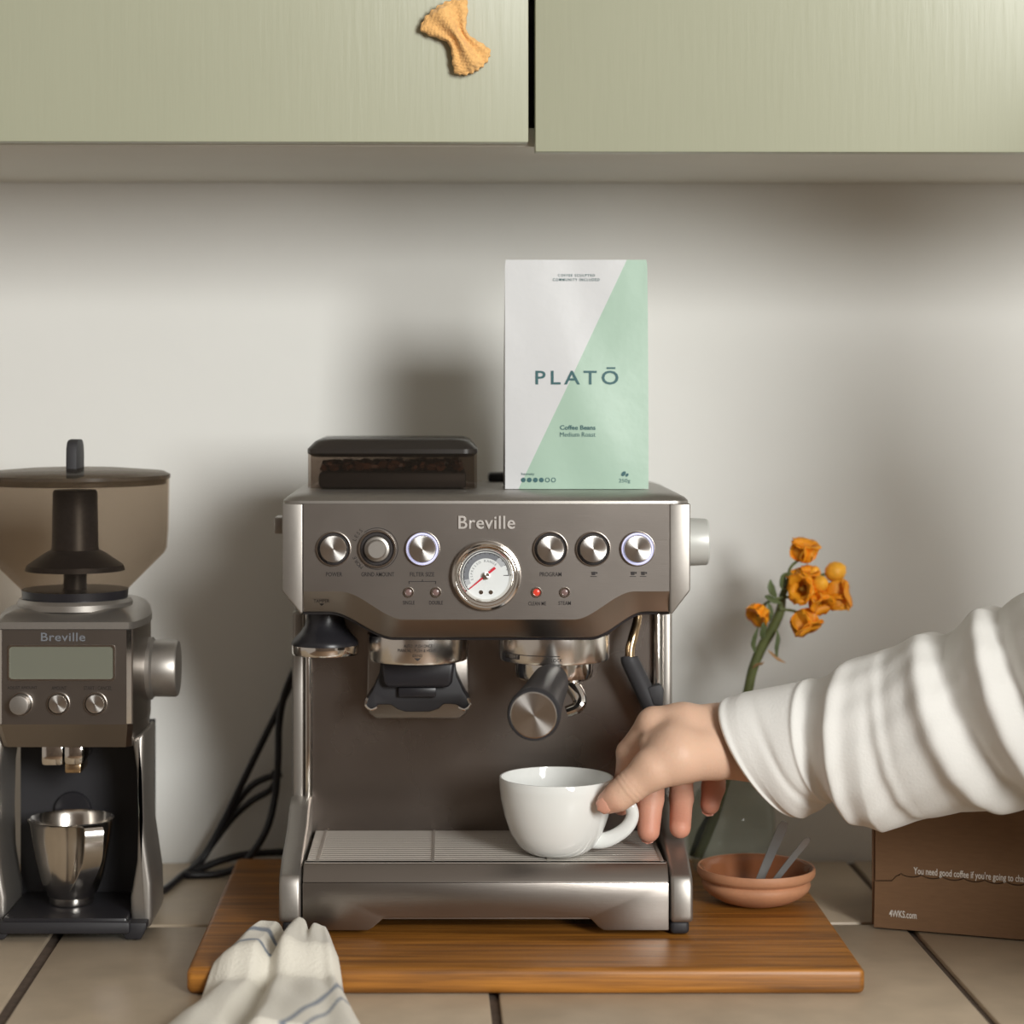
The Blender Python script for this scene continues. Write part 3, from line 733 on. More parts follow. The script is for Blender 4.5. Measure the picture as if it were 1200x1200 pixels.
btxt('Intensity', 611, 626, 554.3, 558); btxt('250g', 725, 738.5, 561.5, 567)
for k in range(6):
    cx_, cy_ = 613.2 + 7.05 * k, 562.8
    bb = B(); n = 18; r0 = 0 if k < 4 else 1.9
    vs = []; 
    for j in range(n):
        a = 2 * math.pi * j / n
        vs += [bf(cx_ + r0 * math.cos(a), cy_ + r0 * math.sin(a), 0), bf(cx_ + 2.8 * math.cos(a), cy_ + 2.8 * math.sin(a), 0)]
    if r0: fs = [(2 * j, 2 * j + 1, (2 * j + 3) % (2 * n), (2 * j + 2) % (2 * n)) for j in range(n)]; bb.add(vs, fs)
    else: bb.add(vs[1::2], [tuple(range(n))])
    bb.build('intensity_dot', 'teal', bag, recalc=False)
bb = B()
for ex, ey, ea, eb, rot in ((730.5, 555.5, 3.4, 2.2, -50), (734.6, 557, 2.3, 1.6, -50)):
    n = 16; r = math.radians(rot)
    bb.add([bf(ex + ea * math.cos(t) * math.cos(r) - eb * math.sin(t) * math.sin(r), ey + ea * math.cos(t) * math.sin(r) + eb * math.sin(t) * math.cos(r), 0) for t in [2 * math.pi * j / n for j in range(n)]], [tuple(range(n))])
bb.build('bean_symbol', 'teal', bag, recalc=False)

# ------------------------------------------------------------------ burr grinder at the left
GX, G0 = -0.3125, 1.752
gd = thing('coffee_grinder', (GX, 1.84, 0.0), 'steel burr coffee grinder with smoked bean hopper and small display at the left', 'coffee grinder')
def gp_(px, py, d): return P(px, py, d)
fw = 74 * G0 / F
def plan(z, ins=0.0, dy=0.0):
    o = [(-fw + ins, G0 + dy), (fw - ins, G0 + dy), (fw + 0.004 - ins, G0 + 0.004 + dy), (0.0583 - ins, G0 + 0.022 + dy), (0.0605 - ins, G0 + 0.045 + dy), (0.0595 - ins, G0 + 0.075), (0.0490 - ins, 1.890 - ins), (0.042 - ins, 1.900 - ins)]
    o += [(-x, y) for x, y in reversed(o[2:])]
    return [Vector((GX + x, y, z)) for x, y in o]
zg1, zg2, zg3 = Z(738, G0), Z(849, G0), Z(876, G0 + 0.01)
bb = B(); bb.rings([plan(zg3, 0.003, 0.012), plan(zg2 - 0.001, 0, 0.0006), plan(zg2, 0, 0), plan(zg1, 0, 0)]); gh_ = bb.build('head', 'steel', gd, sharp=14)
bb = B(); bb.rings([plan(zg1 + 0.0004, -0.001), plan(zg1 + 0.006, -0.001), plan(zg1 + 0.0115, 0.003, 0.006), plan(zg1 + 0.0150, 0.010, 0.018)]); bb.build('top_cap', 'cast', gd)
for s in (-1, 1):
    bb = B(); bb.rings([[Vector((GX + s * (fw + a), G0 + c, z)) for a, c in ((-0.0005, -0.0006), (0.0030, 0.0026), (0.0030, 0.006), (-0.0005, 0.003))] for z in (zg2 + 0.0005, zg1)]); bb.build('edge_trim', 'chrome', gh_)
pg = lambda u, v, w: P(u, v, G0 - 0.0004 - w)
text('brand_lettering', 'Breville', pg, 'dialgrey', gh_, (48, 100, 751.5, 741.5), 1.05, 0.01)
text('lettering', 'ADJUST AMOUNT', pg, 'ink', gh_, (8.5, 43.5, 808.6, 804.2)); text('lettering', 'AMOUNT', pg, 'ink', gh_, (60.5, 78, 808.6, 804.2)); text('lettering', 'START / CANCEL', pg, 'ink', gh_, (98, 131, 808.6, 804.2))
c = P(72, 776.7, G0)
bb = B(); bb.rings([[c + Vector((x, y, z)) for x, z in rrect(a * G0 / F, b_ * G0 / F, 4 * G0 / F)] for a, b_, y in ((63, 21, 0.0), (63, 21, -0.0012), (61, 19, -0.0012), (60.5, 18.5, 0.0))], False, False); dsp = bb.build('display_frame', 'chrome', gh_)
bb = B(); bb.rings([[c + Vector((x, y, z)) for x, z in rrect(60.8 * G0 / F, 18.8 * G0 / F, 3 * G0 / F)] for y in (0, -0.0004)]); bb.build('display', 'lcd', gh_)
for px in (25, 68.5, 112):
    if px == 25: dome(px, 824.5, 11.5, G0, 'cast', 'dial', gh_, 0.011, seg=28)
    else: dome(px, 824.5, 11.0, G0, 'spun', 'button', gh_, 0.004, seg=28)
    ringp(px, 824.5, 13.8, G0, 'chrome', 'button_ring', gh_, 0.0022, 0.86, 32)
o = Vector((GX + 0.0600, 1.812, Z(783, 1.812)))
bb = B(); bb.lathe([(0.026, -0.004), (0.026, 0.003), (0.0235, 0.005), (0.0235, 0.007), (0.0238, 0.0225), (0.0225, 0.0245), (0.001, 0.0245)], o, (1, 0, 0), 36); bb.build('grind_size_dial', 'cast', gd)
# hopper
hcg = Vector((GX - 0.0005, 1.806, 0)); s_ = 1.806 / F; q = 1.806
bb = B(); bb.lathe([(67 * s_, zg1 + 0.013), (67 * s_, Z(704, q)), (64 * s_, Z(700, q)), (55 * s_, Z(700, q))], hcg, seg=56); bb.build('collar', 'cast', gd)
bb = B(); bb.lathe([(61 * s_, Z(701, q)), (62 * s_, Z(690, q)), (52 * s_, Z(690, q))], hcg, seg=48); bb.build('hopper_seal', 'black', gd)
out = [(60.5, 695), (62, 690), (84, 668), (104, 648), (107, 642), (108.8, 620), (110, 556)]
prof = [(a * s_, Z(y, q)) for a, y in out] + [((a - 1.6) * s_, Z(y, q)) for a, y in reversed(out)]
bb = B(); bb.lathe(prof, hcg, seg=72, cap0=False, cap1=False); hg = bb.build('hopper', 'smoke', gd)
bb = B(); bb.lathe([(106 * s_, Z(567, q)), (106 * s_, Z(563, q)), (110.8 * s_, Z(560, q)), (110.8 * s_, Z(556, q)), (104 * s_, Z(552.5, q)), (60 * s_, Z(549, q)), (0.001, Z(548, q))], hcg, seg=72); bb.build('lid', 'smokelid', hg)
ho = Vector((hcg.x, q - 0.045, Z(557, q)))
loop = []
for k in range(13):
    a = math.pi * k / 12; loop.append(Vector((ho.x - 0.0044, ho.y + 0.045 - 0.019 * math.copysign(abs(math.cos(a)) ** 0.5, math.cos(a)), ho.z + 0.006 + 0.024 * math.sin(a) ** 0.5)))
loop = [Vector((ho.x - 0.0044, ho.y + 0.026, ho.z - 0.002))] + loop + [Vector((ho.x - 0.0044, ho.y + 0.064, ho.z - 0.002))]
bb = B(); bb.prism(loop, (0.0088, 0, 0), 0.0010, 2, 40); bb.build('lid_handle', 'rubber', hg)
bb = B(); bb.lathe([(13.5 * s_, Z(692, q)), (13.5 * s_, Z(672, q)), (58 * s_, Z(668, q)), (56 * s_, Z(662, q)), (36 * s_, Z(648, q)), (28 * s_, Z(644, q)), (27 * s_, Z(640, q)), (26 * s_, Z(577, q)), (24 * s_, Z(574, q))], hcg, seg=40); bb.build('hopper_core', 'innerdark', hg)
# lower body
outer = [(153, 866), (169, 858), (168, 930), (169.5, 975), (178, 1035), (179, 1075), (176, 1092), (170, 1099), (153, 1099), (152.5, 1052), (155, 1040), (160, 1010), (161.5, 960), (160, 905), (156, 878)]
dP = 1.770
for s in (1, -1):
    loop = []
    for x, y in outer:
        p = P(x, y, dP); loop.append(Vector((GX + s * (p.x - GX), dP, max(p.z, 0.006))))
    bb = B(); bb.prism(loop, (0, 0.070, 0), 0.0045, 3, 25); bb.build('pillar', 'cast', gd)
    xm = GX + s * 0.0585
    loop2 = [Vector((GX + s * a, G0 + 0.004, z)) for a, z in ((0.049, 0.001), (0.061, 0.001), (0.0655, 0.010), (0.0655, 0.0145), (0.048, 0.0145), (0.044, 0.009))]
    bb = B(); bb.prism(loop2, (0, 0.09, 0), 0.0012, 2, 30); bb.build('foot', 'blackmat', gd)
bb = B(); bb.box(GX - 0.0535, GX + 0.0535, 1.845, 1.90, 0.010, zg3 + 0.002); bb.build('cavity_back', 'blackmat', gd)
bb = B(); bb.box(GX - 0.050, GX + 0.050, G0 + 0.002, 1.86, 0.0085, 0.0190, 0.002); bb.build('base_plate', 'black', gd)
bb = B(); bb.box(GX - 0.053, GX + 0.053, G0 - 0.0005, G0 + 0.012, 0.006, 0.0165, 0.003); bb.build('base_lip', 'blackmat', gd)
bb = B(); bb.box(X(50, 1.79), X(76, 1.79), 1.782, 1.83, Z(896, 1.79), zg3 + 0.001, 0.003); bb.box(X(76.5, 1.79), X(100, 1.79), 1.780, 1.83, Z(895, 1.79), zg3 + 0.001, 0.004); bb.build('chute', 'chrome', gd)
bb = B(); bb.box(X(77, 1.79), X(96, 1.79), 1.785, 1.82, Z(905, 1.79), Z(893, 1.79), 0.0015); bb.build('chute_nozzle', 'brassy', gd)
dome(86, 949, 22, 1.845, 'black', 'cradle_button', gd, 0.004, seg=32)

# steel cup in the grinder
ch = 1.805; cb = Vector((X(84, ch), ch, 0.0195))
cup = thing('dosing_cup', cb, 'polished steel cup with strap handle standing inside the grinder', 'steel cup')
zr = Z(959, ch); s_ = ch / F
o_ = [(25, 0.0), (26, 0.0012), (26, 0.006), (30, 0.0095), (36, 0.020), (41, 0.036), (45.5, 0.054), (48.3, zr - cb.z - 0.003), (50.8, zr - cb.z)]
prof = [(a * s_, h) for a, h in o_] + [((a - 1.2) * s_, h + 0.0006) for a, h in reversed(o_[2:])] + [(0.001, 0.0075)]
bb = B(); bb.lathe(prof, cb, seg=56); bb.build('bowl', 'polish', cup)
hp = [P(93, 968, ch - 0.030), P(103, 967.5, ch - 0.042), P(110, 972, ch - 0.049), P(110, 990, ch - 0.050), P(108, 1010, ch - 0.046), P(100, 1030, ch - 0.038), P(92, 1044, ch - 0.028)]
def strap(pts, w, th, side):
    pts = [Vector(p) for p in pts]; P2 = []
    for i in range(len(pts) - 1):
        p0, p1, p2, p3 = pts[max(i - 1, 0)], pts[i], pts[i + 1], pts[min(i + 2, len(pts) - 1)]
        for k in range(5):
            t = k / 5; P2.append(0.5 * ((2 * p1) + (p2 - p0) * t + (2 * p0 - 5 * p1 + 4 * p2 - p3) * t * t + (3 * p1 - p0 - 3 * p2 + p3) * t ** 3))
    P2.append(pts[-1]); side = Vector(side).normalized(); rs = []
    for i, p in enumerate(P2):
        t = (P2[min(i + 1, len(P2) - 1)] - P2[max(i - 1, 0)]).normalized(); n = t.cross(side).normalized()
        rs.append([p + side * w + n * th, p - side * w + n * th, p - side * w - n * th, p + side * w - n * th])
    bb = B(); bb.rings(rs); return bb
strap(hp, 0.0075, 0.0008, (0.93, 0.35, 0)).build('handle', 'polish', cup, sharp=50)

# ------------------------------------------------------------------ power cords
def cord(name, pts, label, r=0.0034):
    pp = []
    for x, y, d in pts:
        p = P(x, y, d)
        floor_z = (BT if (bx0 < p.x < bx1 and p.y < by1) else 0.0) + r
        p.z = max(p.z, floor_z); pp.append(p)
    bb = B(); bb.tube(pp, r, 12, 8)
    base = min(pp, key=lambda v: v.z)
    return tag(bb.build(name, 'cord', None, org=Vector((base.x, base.y, base.z - r))), label, 'cord', 'black power cords between the two machines')
cord('power_cord', [(352, 770, 1.972), (334, 812, 1.985), (327, 850, 1.99), (326, 890, 1.99), (322, 935, 1.99), (311, 975, 1.985), (285, 1012, 1.98), (255, 1040, 1.98), (222, 1056, 1.975), (216, 1046, 1.98), (228, 1026, 1.99), (255, 1010, 2.0), (290, 1001, 2.005), (345, 998, 2.01)],
     'thick black cord making a wide loop down to the worktop beside the espresso machine')
cord('power_cord', [(348, 785, 2.000), (331, 822, 2.005), (312, 860, 2.008), (285, 915, 2.010), (262, 962, 2.010), (235, 1010, 2.000), (214, 1042, 1.975), (198, 1066, 1.930), (190, 1058, 1.915), (183, 1040, 1.905)],
     'straight black cord slanting down to the back of the grinder')
cord('power_cord', [(318, 906, 2.02), (328, 908, 2.02), (314, 911, 2.02), (296, 920, 2.02), (280, 938, 2.02), (262, 966, 2.02), (240, 1000, 2.012), (224, 1024, 2.00), (232, 1012, 2.012), (252, 985, 2.025), (274, 957, 2.03), (296, 938, 2.03), (316, 926, 2.03), (325, 912, 2.02)],
     'short folded end of black cord bundled behind the loop', 0.0032)

# ------------------------------------------------------------------ espresso cup on the tray
ec = Vector((X(652, 1.737), 1.737, TRAYZ + 0.0004)); s_ = 1.737 / F
cz_ = Z(910, 1.737) - ec.z
tc2 = thing('espresso_cup', ec, 'white glazed coffee cup standing on the drip tray, held by the hand', 'cup')
o_ = [(29, 0.0), (32, 0.0006), (38, 0.0026), (45, 0.0068), (54, 0.0165), (61, 0.0300), (65.3, 0.0435), (66.8, 0.0530), (67, cz_ - 0.0008), (66.4, cz_)]
i_ = [(64.6, cz_), (64.2, cz_ - 0.0008), (63.4, 0.0480), (58.5, 0.0310), (51, 0.0185), (40, 0.0085), (20, 0.0062), (0.05, 0.006)]
bb = B(); bb.lathe([(a * s_, h) for a, h in o_ + i_], ec, seg=72); bb.build('cup_body', 'china', tc2, sharp=60)
dh = 1.735
hp = [P(704, 931, dh), P(717, 931, dh - 0.001), P(730, 935, dh - 0.002), (P(739, 945, dh - 0.003)), P(741, 957, dh - 0.003), P(734, 970, dh - 0.003), P(720, 980, dh - 0.002), P(705, 985, dh - 0.001), P(688, 984, dh)]
bb = B(); bb.tube(hp, [0.0062, 0.0050, 0.0046, 0.0045, 0.0046, 0.0048, 0.0050, 0.0054, 0.0056], 18, 6, True, 1.25); bb.build('handle', 'china', tc2)

# ------------------------------------------------------------------ terracotta bowl and two flat spoons
wc = Vector((X(886, 1.800), 1.800, BT + 0.0004)); s_ = 1.80 / F
bowl = thing('terracotta_bowl', wc, 'small terracotta bowl with a ribbed rim on the board beside the machine', 'bowl')
hb = Z(1020, 1.80) - wc.z
hb = 0.0305
o_ = [(26, 0), (30, 0.0004), (44, 0.0035), (55, 0.0080), (61.5, 0.0125), (63.5, 0.0160), (62.5, 0.0185), (60.5, 0.0198), (61.0, 0.0206), (66, 0.0222), (68.5, 0.0245), (69, hb - 0.0022), (67.8, hb)]
bb = B(); bb.lathe([(a * s_, h) for a, h in o_] + [(66 * s_, hb - 0.0002)], wc, seg=64, cap1=False); bb.build('outside', 'terra', bowl, sharp=60)
bb = B(); bb.lathe([(66 * s_, hb - 0.0002), (62.5 * s_, hb - 0.0015), (58 * s_, hb - 0.008), (52 * s_, 0.011), (35 * s_, 0.006), (0.01 * s_, 0.005)], wc, seg=64, cap0=False); bb.build('inside', 'terraglaze', bowl, sharp=60)
def spoon(p, q_, w0, w1, label):
    p, q_ = Vector(p), Vector(q_); t = (q_ - p).normalized(); sd = t.cross(Vector((0, 1, 0))).normalized(); n = sd.cross(t)
    rs = []
    L = (q_ - p).length
    for k in range(13):
        u = k / 12; c = p + t * L * u + n * (0.0016 * math.sin(math.pi * u)); w = lerp(w0, w1, u)
        if u > 0.96: w *= 0.6
        rs.append([c + sd * w + n * 0.0007, c - sd * w + n * 0.0007, c - sd * w - n * 0.0007, c + sd * w - n * 0.0007])
    bb = B(); bb.rings(rs)
    return tag(bb.build('spoon', 'spoon', None, org=p, sharp=30), label, 'spoon', 'steel spoon handles in the terracotta bowl')
pz = wc.z + 0.0065
spoon(Vector((X(884, 1.805), 1.805, pz)), P(920, 963, 1.79), 0.0032, 0.0042, 'wider flat steel handle leaning steeply out of the terracotta bowl')
spoon(Vector((X(893, 1.790), 1.790, pz)), P(948, 982, 1.775), 0.0022, 0.0027, 'narrow steel handle leaning to the right out of the terracotta bowl')

# ------------------------------------------------------------------ vase and flower stem
vc = Vector((X(857, 1.925), 1.925, BT + 0.0004)); s_ = 1.925 / F
vase = thing('glass_vase', vc, 'clear grey glass vase on the board behind the terracotta bowl', 'vase')
o_ = [(38, 0), (44, 0.0012), (48, 0.006), (51.5, 0.016), (52.5, 0.030), (51, 0.050), (48, 0.060), (43, 0.0665), (38, 0.0700), (35.5, 0.074), (34.5, 0.082), (36, 0.092), (37.5, 0.096)]
prof = [(a * s_, h) for a, h in o_] + [((a - 2.2) * s_, max(h, 0.004)) for a, h in reversed(o_)] + [(0.001, 0.004)]
bb = B(); bb.lathe(prof, vc, seg=64); bb.build('vessel', 'glass', vase, sharp=60)
fl = thing('flower_stem', P(832, 985, 1.925), 'stem of orange flowers and buds rising from the glass vase', 'flower')
sp_ = [P(818, 1004, 1.925), P(836, 960, 1.925), P(853, 905, 1.926), P(866, 850, 1.93), P(876, 812, 1.93), P(882, 785, 1.93), P(892, 760, 1.93), P(905, 737, 1.928), P(914, 717, 1.926), P(917, 700, 1.925), P(922, 684, 1.923), P(928, 672, 1.92)]
bb = B(); bb.tube(sp_, [0.0042, 0.0042, 0.0042, 0.0042, 0.0043, 0.0043, 0.0045, 0.0045, 0.0042, 0.0034, 0.0026, 0.0016], 12, 5); bb.build('stem', 'stem', fl)
bb = B(); bb.tube([P(812, 1004, 1.932), P(824, 975, 1.934), P(838, 948, 1.930)], [0.006, 0.0085, 0.006], 8, 5, True, 0.25); bb.build('submerged_leaf', 'darkleaf', fl)
def petal_mesh(cup, wide):
    bb = B()
    def f(side):
        def g(i, j):
            u, w = i, j * 2 - 1
            wd = wide * (math.sin(math.pi * min(1, 0.10 + u * 0.80)) ** 0.7) * (1 - 0.25 * sstep(0.8, 1, u))
            ang = cup * sstep(0, 0.75, u) - 0.55 * cup * sstep(0.7, 1.0, u) * 0.6
            r = 0.0 + u * math.cos(ang * 0.9) * 0.95; z = u * math.sin(ang * 0.9) * 0.95
            return Vector((r, w * wd * (1 - 0.04 * math.cos(u * 15)), z + 0.22 * wd * w * w - side * 0.035))
        return g
    bb.grid(f(0), 8, 6); bb.grid(f(1), 8, 6)
    bmesh.ops.remove_doubles(bb.bm, verts=bb.bm.verts[:], dist=0.0001)
    be = [e for e in bb.bm.edges if e.is_boundary]
    try: bmesh.ops.bridge_loops(bb.bm, edges=be)
    except Exception: pass
    return bb.mesh('petal', 'petal', sharp=180)
PM = {'open': petal_mesh(1.20, 0.50), 'half': petal_mesh(1.46, 0.52), 'shut': petal_mesh(1.65, 0.56)}
def flower(px, py, d, r, direc, kind, n=6, label=None):
    o = P(px, py, d); R = r * d / F
    q_ = Vector((0, 0, 1)).rotation_difference(Vector(direc).normalized())
    bb = B(); bb.ball(o + q_ @ Vector((0, 0, 0.22 * R)), 0.20 * R, 0.20 * R, 0.26 * R, 10, q_.to_matrix()); bb.tube([o + q_ @ Vector((0, 0, 0.2 * R)), o + q_ @ Vector((0, 0, 0.55 * R))], 0.08 * R, 6, 3)
    c_ = bb.build('flower', 'pistil', fl, org=o)
    if label: tag(c_, label)
    for k in range(n):
        a = 2 * math.pi * k / n + random.uniform(-0.12, 0.12) + (0.3 if k % 2 else 0)
        p = bpy.data.objects.new('petal', PM[kind]); C.objects.link(p); p.parent = c_
        sc_ = R * random.uniform(0.92, 1.08)
        p.matrix_local = q_.to_matrix().to_4x4() @ Matrix.Rotation(a, 4, 'Z') @ Matrix.Translation((0, 0, 0.02 * R * (k % 2))) @ Matrix.Diagonal((sc_, sc_, sc_, 1))
    return c_
def bud(px, py, d, r, direc):
    o = P(px, py, d); R = r * d / F; q_ = Vector((0, 0, 1)).rotation_difference(Vector(direc).normalized())
    bb = B(); bb.lathe([(0.3 * R, -1.0 * R), (0.75 * R, -0.7 * R), (1.0 * R, -0.1 * R), (0.9 * R, 0.4 * R), (0.55 * R, 0.85 * R), (0.05 * R, 1.1 * R)], o, q_ @ Vector((0, 0, 1)), 14); return bb.build('bud', 'bud', fl, org=o, sharp=180)
def stalk(*pts): bb = B(); bb.tube([P(*p) for p in pts], 0.0013, 8, 5); bb.build('flower_stalk', 'stem', fl)
DF = 1.92
flower(940, 658, DF, 29, (0.18, -0.25, 1.0), 'half')
flower(947, 683, DF - 0.002, 21, (0.1, -0.45, 1), 'half')
flower(948, 690, DF - 0.010, 28, (-0.70, -0.70, 0.05), 'open')
flower(938, 684, DF, 20, (-0.5, -0.3, 0.8), 'half', 5)
flower(968, 701, DF - 0.006, 32, (0.95, -0.28, 0.20), 'half')
flower(956, 697, DF - 0.008, 25, (0.30, -0.75, -0.60), 'half')
flower(937, 716, DF - 0.008, 31, (0.42, -0.40, -0.85), 'half')
flower(896, 713, DF, 24, (-0.60, -0.35, -0.55), 'open', 5)
bud(979, 670, DF, 12.5, (0.8, -0.1, 0.45)); bud(961, 684, DF - 0.014, 10, (0.2, -0.9, 0.3)); bud(954, 671, DF, 8, (0.2, -0.5, 0.8))
stalk((922, 684, DF), (926, 666, DF), (936, 656, DF)); stalk((918, 700, DF), (903, 704, DF), (891, 712, DF)); stalk((914, 714, DF), (930, 716, DF), (942, 722, DF))
stalk((925, 690, DF), (955, 676, DF), (974, 672, DF)); stalk((920, 700, DF), (945, 700, DF), (972, 702, DF)); stalk((922, 690, DF), (935, 690, DF - .008), (945, 692, DF - .008))
def leaf(pts, w, mt='leaf'):
    ps = [P(*p) for p in pts]; bb = B(); bb.tube(ps, [w * 0.25, w, w * 0.9, w * 0.08], 8, 5, True, 0.3); bb.build('leaf', mt, fl)
leaf([(885, 764, DF), (883, 754, DF - .004), (885, 745, DF - .006), (889, 734, DF - .004)], 0.0042)
leaf([(896, 748, DF), (894, 742, DF - .005), (896, 732, DF - .007), (899, 726, DF - .006)], 0.0042)
leaf([(911, 739, DF), (912, 748, DF - .004), (910, 760, DF - .006), (911, 772, DF - .006)], 0.0036)
leaf([(902, 728, DF), (904, 720, DF - .004), (902, 712, DF - .005), (899, 704, DF - .005)], 0.0034)
leaf([(910, 699, DF), (905, 692, DF - .004), (903, 686, DF - .005), (903, 679, DF - .005)], 0.0048)
leaf([(915, 706, DF), (906, 703, DF - .005), (900, 700, DF - .006), (896, 699, DF - .006)], 0.0046)
leaf([(920, 690, DF), (917, 684, DF - .004), (918, 676, DF - .004), (923, 671, DF - .003)], 0.0050)
leaf([(900, 762, DF - .004), (907, 768, DF - .006), (913, 773, DF - .007), (921, 777, DF - .008)], 0.0018, 'dry')
leaf([(882, 783, DF - .004), (887, 779, DF - .006), (892, 778, DF - .007), (896, 775, DF - .007)], 0.0026, 'dry')

# ------------------------------------------------------------------ cardboard box at the right
k0, k1 = P(1024, 1089, 1.794), P(1200, 1103.5, 1.753)
ux = Vector((k1.x - k0.x, k1.y - k0.y, 0)).normalized(); uy = Vector((-ux.y, ux.x, 0)); k0.z = 0.0005
BW, BD, BH = 0.245, 0.16, 0.135
def bxp(u, v, w): return k0 + ux * u + uy * w + Vector((0, 0, v))
box = thing('cardboard_box', bxp(BW / 2, 0, BD / 2), 'brown cardboard mailer box with white printing at the right under the arm', 'box')
def slab(name, u0, u1, v0, v1, w0, w1, mt='card', bev=0.0012):
    bb = B(); bb.add([bxp(u, v, w) for u, v, w in ((u0, v0, w0), (u1, v0, w0), (u1, v0, w1), (u0, v0, w1), (u0, v1, w0), (u1, v1, w0), (u1, v1, w1), (u0, v1, w1))],
           [(0, 3, 2, 1), (4, 5, 6, 7), (0, 1, 5, 4), (1, 2, 6, 5), (2, 3, 7, 6), (3, 0, 4, 7)], bev, 2); return bb.build(name, mt, box)
slab('body', 0.002, BW - 0.002, 0.0, BH - 0.003, 0.004, BD)
slab('lid', -0.0005, BW, BH - 0.003, BH, 0.0, BD)
slab('side_flap', -0.0022, 0.0016, 0.002, BH - 0.004, 0.003, BD - 0.003, 'carddark', 0.0008)
# tuck flap with a scalloped tear strip: upper panel sits behind the lower one
def row(px, py):     # photo pixel on the box front -> box u, v
    d = 1.794
    for _ in range(6):
        p = P(px, py, d); u = (p.x - k0.x) / ux.x; d = k0.y + ux.y * u
    return u, P(px, py, d).z - k0.z
edge = [row(1025, 1033), row(1045, 1033), row(1050, 1027.5), row(1055, 1025.5)]
u = edge[-1][0]; v = edge[-1][1]; step = (BW - 0.004 - u) / 13
sl = -0.010
sc_pts = []
for k in range(13):
    for t in (0.0, 0.12, 0.3, 0.5, 0.7, 0.88):
        sc_pts.append((u + step * (k + t), v + 0.0002 - 0.0024 * math.sin(math.pi * t) ** 0.7 + 0.0006))
edge += sc_pts + [(BW - 0.002, v)]
bb = B(); bb.prism([bxp(0.0, 0.001, 0.0005)] + [bxp(a, c_, 0.0005) for a, c_ in edge] + [bxp(BW - 0.002, 0.001, 0.0005)], uy * 0.003, 0); lf = bb.build('lower_flap', 'card', box)
bb = B(); bb.prism([bxp(0.001, edge[0][1] + 0.0009, 0.0012)] + [bxp(a, c_ + 0.0009, 0.0012) for a, c_ in edge] + [bxp(BW - 0.002, BH - 0.004, 0.0012), bxp(0.001, BH - 0.004, 0.0012)], uy * 0.0024, 0); bb.build('upper_flap', 'card', box)
bb = B(); bb.prism([bxp(a, c_ - 0.003, 0.0036) for a, c_ in edge] + [bxp(a, c_ + 0.003, 0.0036) for a, c_ in reversed(edge)], uy * 0.0003, 0); bb.build('gap_shade_strip', 'tear', box)  # dark strip laid behind the cut so the gap looks shaded
def bft(dw):
    def f(a, c_, w): return bxp(a, c_, dw)
    return f
ua, va = row(1070.5, 1022); ub_, vb_ = row(1200, 1034)
text('lettering', "You need good coffee if you're going to change", bft(0.0008), 'whiteink', box, (ua, ua + (ub_ - ua) * 1.075, va - 0.0035, va + 0.0042), bold=0.01)
ua, va = row(1042, 1073.5); ub_, vb_ = row(1074, 1075)
text('lettering', '4WKS.com', bft(0.0001), 'whiteink', box, (ua, ub_, va - 0.0006, va + 0.0052), bold=0.012)

# ------------------------------------------------------------------ tea towel over the board edge
def towel_pt(u, v):
    d = lerp(1.668, 1.468, v)
    xl = interp(-d, [(-1.668, 296), (-1.64, 272), (-1.60, 247), (-1.55, 214), (-1.468, 165)])
    xr = interp(-d, [(-1.668, 388), (-1.64, 392), (-1.60, 399), (-1.55, 413), (-1.468, 436)])
    px = lerp(xl, xr, u)
    g = BT * sstep(1.578, 1.606, d)
    env = min(1, (u * (1 - u) * 4) / 0.30) ** 0.5
    back = min(1, (v + 0.004) / 0.07) ** 0.35
    vl = 0.475 - 0.07 * v                                     # valley between the two lobes
    left = sstep(0.0, 0.20, u) * (1 - sstep(vl - 0.13, vl + 0.005, u))
    right = sstep(vl - 0.01, vl + 0.10, u) * (1 - 0.35 * sstep(0.88, 1.0, u))
    notch = math.exp(-((u - (0.74 - 0.04 * v)) / 0.030) ** 2) * (1 - sstep(0.05, 0.35, v))
    hh = 0.0055 + 0.0125 * left * (1 - 0.25 * v) + 0.0140 * right * (1 - 0.15 * v) - 0.0050 * notch
    hh += 0.0025 * math.exp(-((u - (0.62 - 0.12 * v)) / 0.06) ** 2) + 0.0012 * math.sin(11 * u + 8 * v) + 0.0006 * math.sin(23 * u - 17 * v) - 0.0022 * math.exp(-((u - 0.90 + 0.10 * v) / 0.05) ** 2)
    dd = d + 0.016 * math.exp(-((u - 0.28) / 0.15) ** 2) * (1 - sstep(0, 0.25, v)) - 0.008 * math.exp(-((u - 0.48) / 0.05) ** 2) * (1 - sstep(0, 0.2, v)) - 0.006 * notch
    z = g + 0.0012 + max(0.0015, hh) * env * back
    return Vector((X(px, d), dd, z)), d, px
NU, NV = 90, 96
vs, fs, st = [], [], []
def stripe(u, v):
    s_ = 0.0
    if u < 0.475 - 0.06 * v:
        for c0, k, w in ((0.13, 0.10, 0.020), (0.25, 0.14, 0.015)):
            cc = c0 + k * (u - 0.05) + 0.015 * math.sin(u * 14)
            s_ = max(s_, 1 - sstep(w * 0.6, w * 1.2, abs(v - cc)))
    else:
        for c0, w in ((0.42, 0.026), (0.57, 0.018)):
            cc = c0 + 1.5 * (1 - u)
            s_ = max(s_, 1 - sstep(w * 0.6, w * 1.2, abs(v - cc)))
    return s_
for j in range(NV + 1):
    for i in range(NU + 1):
        u, v = i / NU, j / NV
        p, d, px = towel_pt(u, v); vs.append(p); st.append(stripe(u, v))
top = len(vs)
for j in range(NV + 1):
    for i in range(NU + 1):
        u, v = i / NU, j / NV
        p, d, px = towel_pt(u, v); g = BT * sstep(1.578, 1.606, d)
        vs.append(Vector((p.x, p.y, min(p.z - 0.0004, g + 0.0008)))); st.append(0.0)
W = NU + 1
